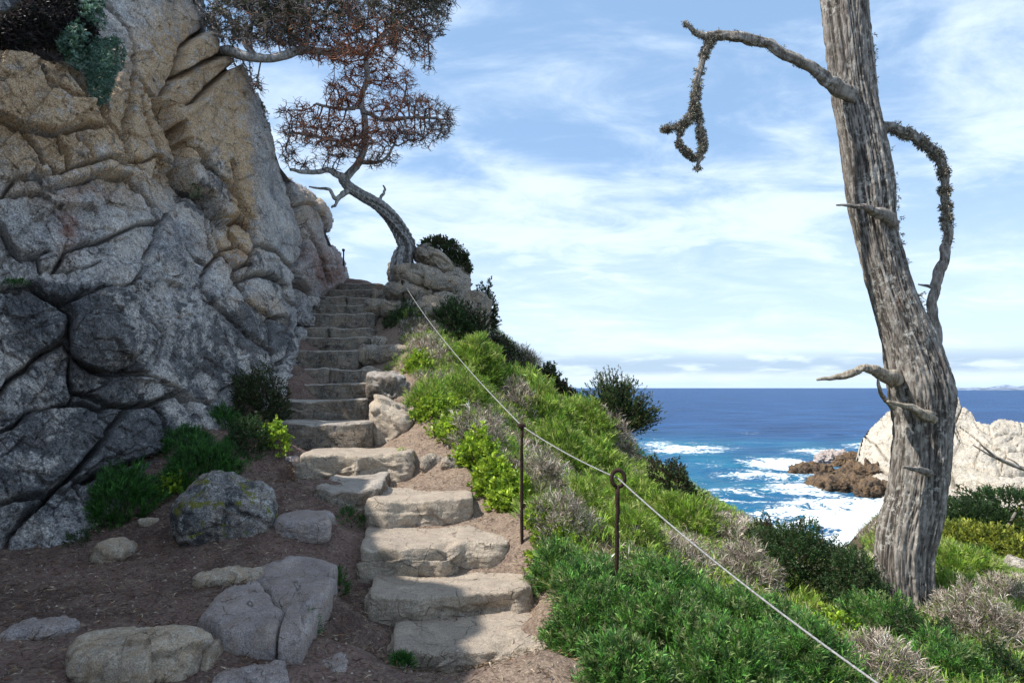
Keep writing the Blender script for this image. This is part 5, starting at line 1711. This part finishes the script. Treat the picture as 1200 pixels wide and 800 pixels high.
# ground cover between the plants: one mass nobody could count
n_ = 95000
xx = rng.uniform(-2.0, 9.5, n_); yy = rng.uniform(2.4, 13.5, n_)
ok = inpoly(xx, yy, LAND) | (segdist(xx, yy, LAND, True) < .5)
ok &= ~inpoly(xx, yy, PATH_POLY)
ok &= rng.uniform(size=n_) < np.clip(1.3 - yy * .055, .3, 1)
xx = xx[ok]; yy = yy[ok]
q = np.stack([xx, yy, 0 * xx], -1)
zz = gh(xx, yy)
sel = fbm(q * 1.1, 3, 44) + .35 * fbm(q * 4, 2, 45)
for nm, kd, lo, hi, lb in (('ground_cover', 'grass', -.12, 9, 'low green grass and herbs filling the seaward slope'), ('dry_ground_cover', 'dry', -9, -.02, 'dry pinkish twigs and stubble filling the seaward slope')):
    m_ = (sel > lo) & (sel < hi)
    cen = np.stack([xx, yy, zz], -1)[m_]
    cols, K, L, ll, lw, sp_ = PAL[kd]
    r = np.random.default_rng(5)
    V_, F_, cc = sprigs(cen, unit(r.normal(0, .45, cen.shape) + np.array([0, 0, 1])), 6, .07, ll * 1.1, lw * 1.1, sp_, cols, .3, r=r)
    tag(solid(nm, V_, F_, M['leaf'] if kd == 'grass' else M['twig'], attrs={'tint': cc}, smooth=False), lb, 'ground cover', kind='stuff')

# small cypress on the brink
sc_t = empty('small_cypress', P(735, 503, 10.9), 'small wind shaped dark green cypress at the brink above the sea', 'tree')
A_ = Acc()
rt = P(728, 512, 10.9)
tips = [(702, 442), (715, 440), (730, 455), (755, 468), (768, 482), (762, 492), (690, 462), (705, 455), (740, 450), (722, 470), (745, 490), (735, 480), (715, 462), (712, 478), (750, 478), (728, 446)]
cenl, dirl = [], []
for (a, b) in tips:
    e = P(a, b, 10.9 + rng.uniform(-.3, .3))
    ln = smoothline(np.array([rt, rt * .5 + e * .5 + np.array([0, 0, .06]), e]), 12)
    V_, F_ = tube(ln, np.linspace(.022, .006, 12), 6)
    A_.add(V_, F_, np.array((.08, .06, .045)))
    for t in np.linspace(.35, 1, 230):
        c0 = ln[int(t * 11)]
        cenl.append(c0 + rng.normal(0, .07, 3)); dirl.append(unit(ln[-1] - ln[5] + rng.normal(0, .13, 3) + np.array([0, 0, .06])))
A_.build('trunk', M['twig'], sc_t)
cols, K, L, ll, lw, sp_ = PAL['cyp']
V_, F_, cc = sprigs(np.array(cenl), np.array(dirl), 9, .08, .04, .011, .6, [(0.04, .08, .025), (.06, .10, .03), (.025, .045, .02), (.12, .12, .04)], .3)
solid('crown', V_, F_, M['leaf'], parent=sc_t, attrs={'tint': cc}, smooth=False)
sk = limb([(708, 503, 3.5, 10.6), (714, 490, 3.5, 10.6), (711, 478, 2.5, 10.6), (704, 474, 1.5, 10.6)], 10.6, 'dead_stick', None, 'deadwood', 20, 8, 51)[0]
tag(sk, 'bleached hooked stick standing in front of the small cypress', 'stick')

# low cypress scrub behind the big tree on the right
lc = empty('low_cypress', P(1150, 662, 11.5), 'spreading yellow green cypress scrub beneath the pale sea rock', 'tree')
for i, (u, v, ru, rv, k, d, cnt) in enumerate([(1190, 588, 60, 10, 'cyp', 12.6, 900), (1130, 600, 40, 9, 'cyp', 12.4, 600), (1165, 610, 50, 10, 'cyp', 12.2, 800), (1140, 628, 40, 10, 'cypy', 11.6, 900), (1190, 640, 50, 11, 'cypy', 11.4, 900), (1110, 645, 30, 10, 'cypy', 11.4, 500),
                                       (1150, 655, 44, 10, 'cyp', 11.3, 700), (1215, 615, 40, 14, 'cypy', 12, 500), (1180, 625, 60, 14, 'cyp', 12.5, 900)]):
    V_, F_, cc = bush_geo(P(u, v + rv, d), (ru / F * d, ru / F * d * .8, rv * 2 / F * d), k, cnt, 200 + i, .25, 1.25, False)
    solid('foliage_pad', V_, F_, M['leaf'], parent=lc, attrs={'tint': cc}, smooth=False)
A_ = Acc()
for e in ((1110, 640), (1190, 600), (1150, 615), (1210, 640), (1130, 610)):
    ln = smoothline(np.array([P(1155, 685, 11.8), P((1155 + e[0]) / 2, (670 + e[1]) / 2, 11.8), P(e[0], e[1], 11.8)]), 10)
    V_, F_ = tube(ln, np.linspace(.07, .02, 10), 7); A_.add(V_, F_, np.array((.16, .14, .12)))
A_.build('trunk', M['twig'], lc)
db = empty('dead_branch', P(1215, 552, 8.5), 'dark bare branch reaching in from the right edge over the sea rock', 'branch')
for k, L_ in enumerate([[(1225, 556, 7), (1195, 547, 5.5), (1172, 538, 4.5), (1158, 528, 3), (1148, 519, 2)], [(1172, 538, 3.5), (1160, 533, 2.5), (1140, 521, 1.5)], [(1195, 547, 3), (1188, 540, 2), (1180, 537, 1.5)], [(1160, 530, 2), (1152, 532, 1.2)]]):
    limb(L_, 8.5, 'branch' if k else 'main_branch', db, 'bark', 24, 8, 60 + k)

# fallen stick and litter on the path
a = rayground(272, 746)[0] + np.array([0, 0, .02]); b = rayground(313, 741)[0] + np.array([0, 0, .025])
V_, F_ = tube(np.linspace(a, b, 12) + rng.normal(0, .002, (12, 3)), np.linspace(.006, .011, 12), 7)
tag(solid('fallen_stick', V_, F_, flat_mat('red_bark_stick', (.26, .09, .045), .8)), 'reddish fallen stick in front of the split flagstone', 'stick')
n_ = 42000
xx = rng.uniform(-4.2, 1.6, n_); yy = rng.uniform(2.6, 9.5, n_) ** 1.0
ok = inpoly(xx, yy, PATH_POLY) & (rng.uniform(size=n_) < 1.25 - yy * .1)
xx = xx[ok]; yy = yy[ok]
cen = np.stack([xx, yy, gh(xx, yy) + .006], -1)
V_, F_, cc = sprigs(cen, unit(rng.normal(size=cen.shape) * np.array([1, 1, .12])), 2, .02, .04, .0035, 1.0 * .3, [(0.12, .06, .035), (.20, .13, .08), (.06, .035, .025), (.3, .24, .17)], .3)
tag(solid('needle_litter', V_, F_, M['twig'], attrs={'tint': cc}, smooth=False), 'fallen needles and tiny twigs strewn over the dirt path', 'litter', kind='stuff')
n_ = 6500
xx = rng.uniform(-4.2, 1.6, n_); yy = rng.uniform(2.6, 8.0, n_)
ok = inpoly(xx, yy, PATH_POLY); xx = xx[ok]; yy = yy[ok]
A_ = Acc()
Vb = np.array([(1, 0, 0), (-1, 0, 0), (0, 1, 0), (0, -1, 0), (0, 0, 1), (0, 0, -1.)])
Fb = np.array([(0, 2, 4), (2, 1, 4), (1, 3, 4), (3, 0, 4), (2, 0, 5), (1, 2, 5), (3, 1, 5), (0, 3, 5)])
m_ = len(xx)
rs = .0045 * np.exp(np.clip(rng.normal(0, .5, (m_, 1, 1)), -1, .9))
cen = np.stack([xx, yy, gh(xx, yy)], -1)
Vp = (Vb[None] * rng.uniform(.6, 1.3, (m_, 6, 1))) * rs + cen[:, None]
Fp = Fb[None] + (np.arange(m_) * 6)[:, None, None]
cp_ = np.array([(.28, .23, .19), (.18, .15, .13), (.38, .33, .27), (.12, .1, .1)])[rng.integers(0, 4, m_)]
A_.add(Vp.reshape(-1, 3), Fp.reshape(-1, 3), np.repeat(cp_, 6, 0))
o = A_.build('gravel', M['twig'], smooth=False)
tag(o, 'loose grit and tiny pebbles scattered over the path', 'gravel', kind='stuff')
print('tris', sum(len(p.vertices) - 2 for ob in C.objects if ob.type == 'MESH' for p in ob.data.polygons) if False else 'n/a', 'objects', len(C.objects))
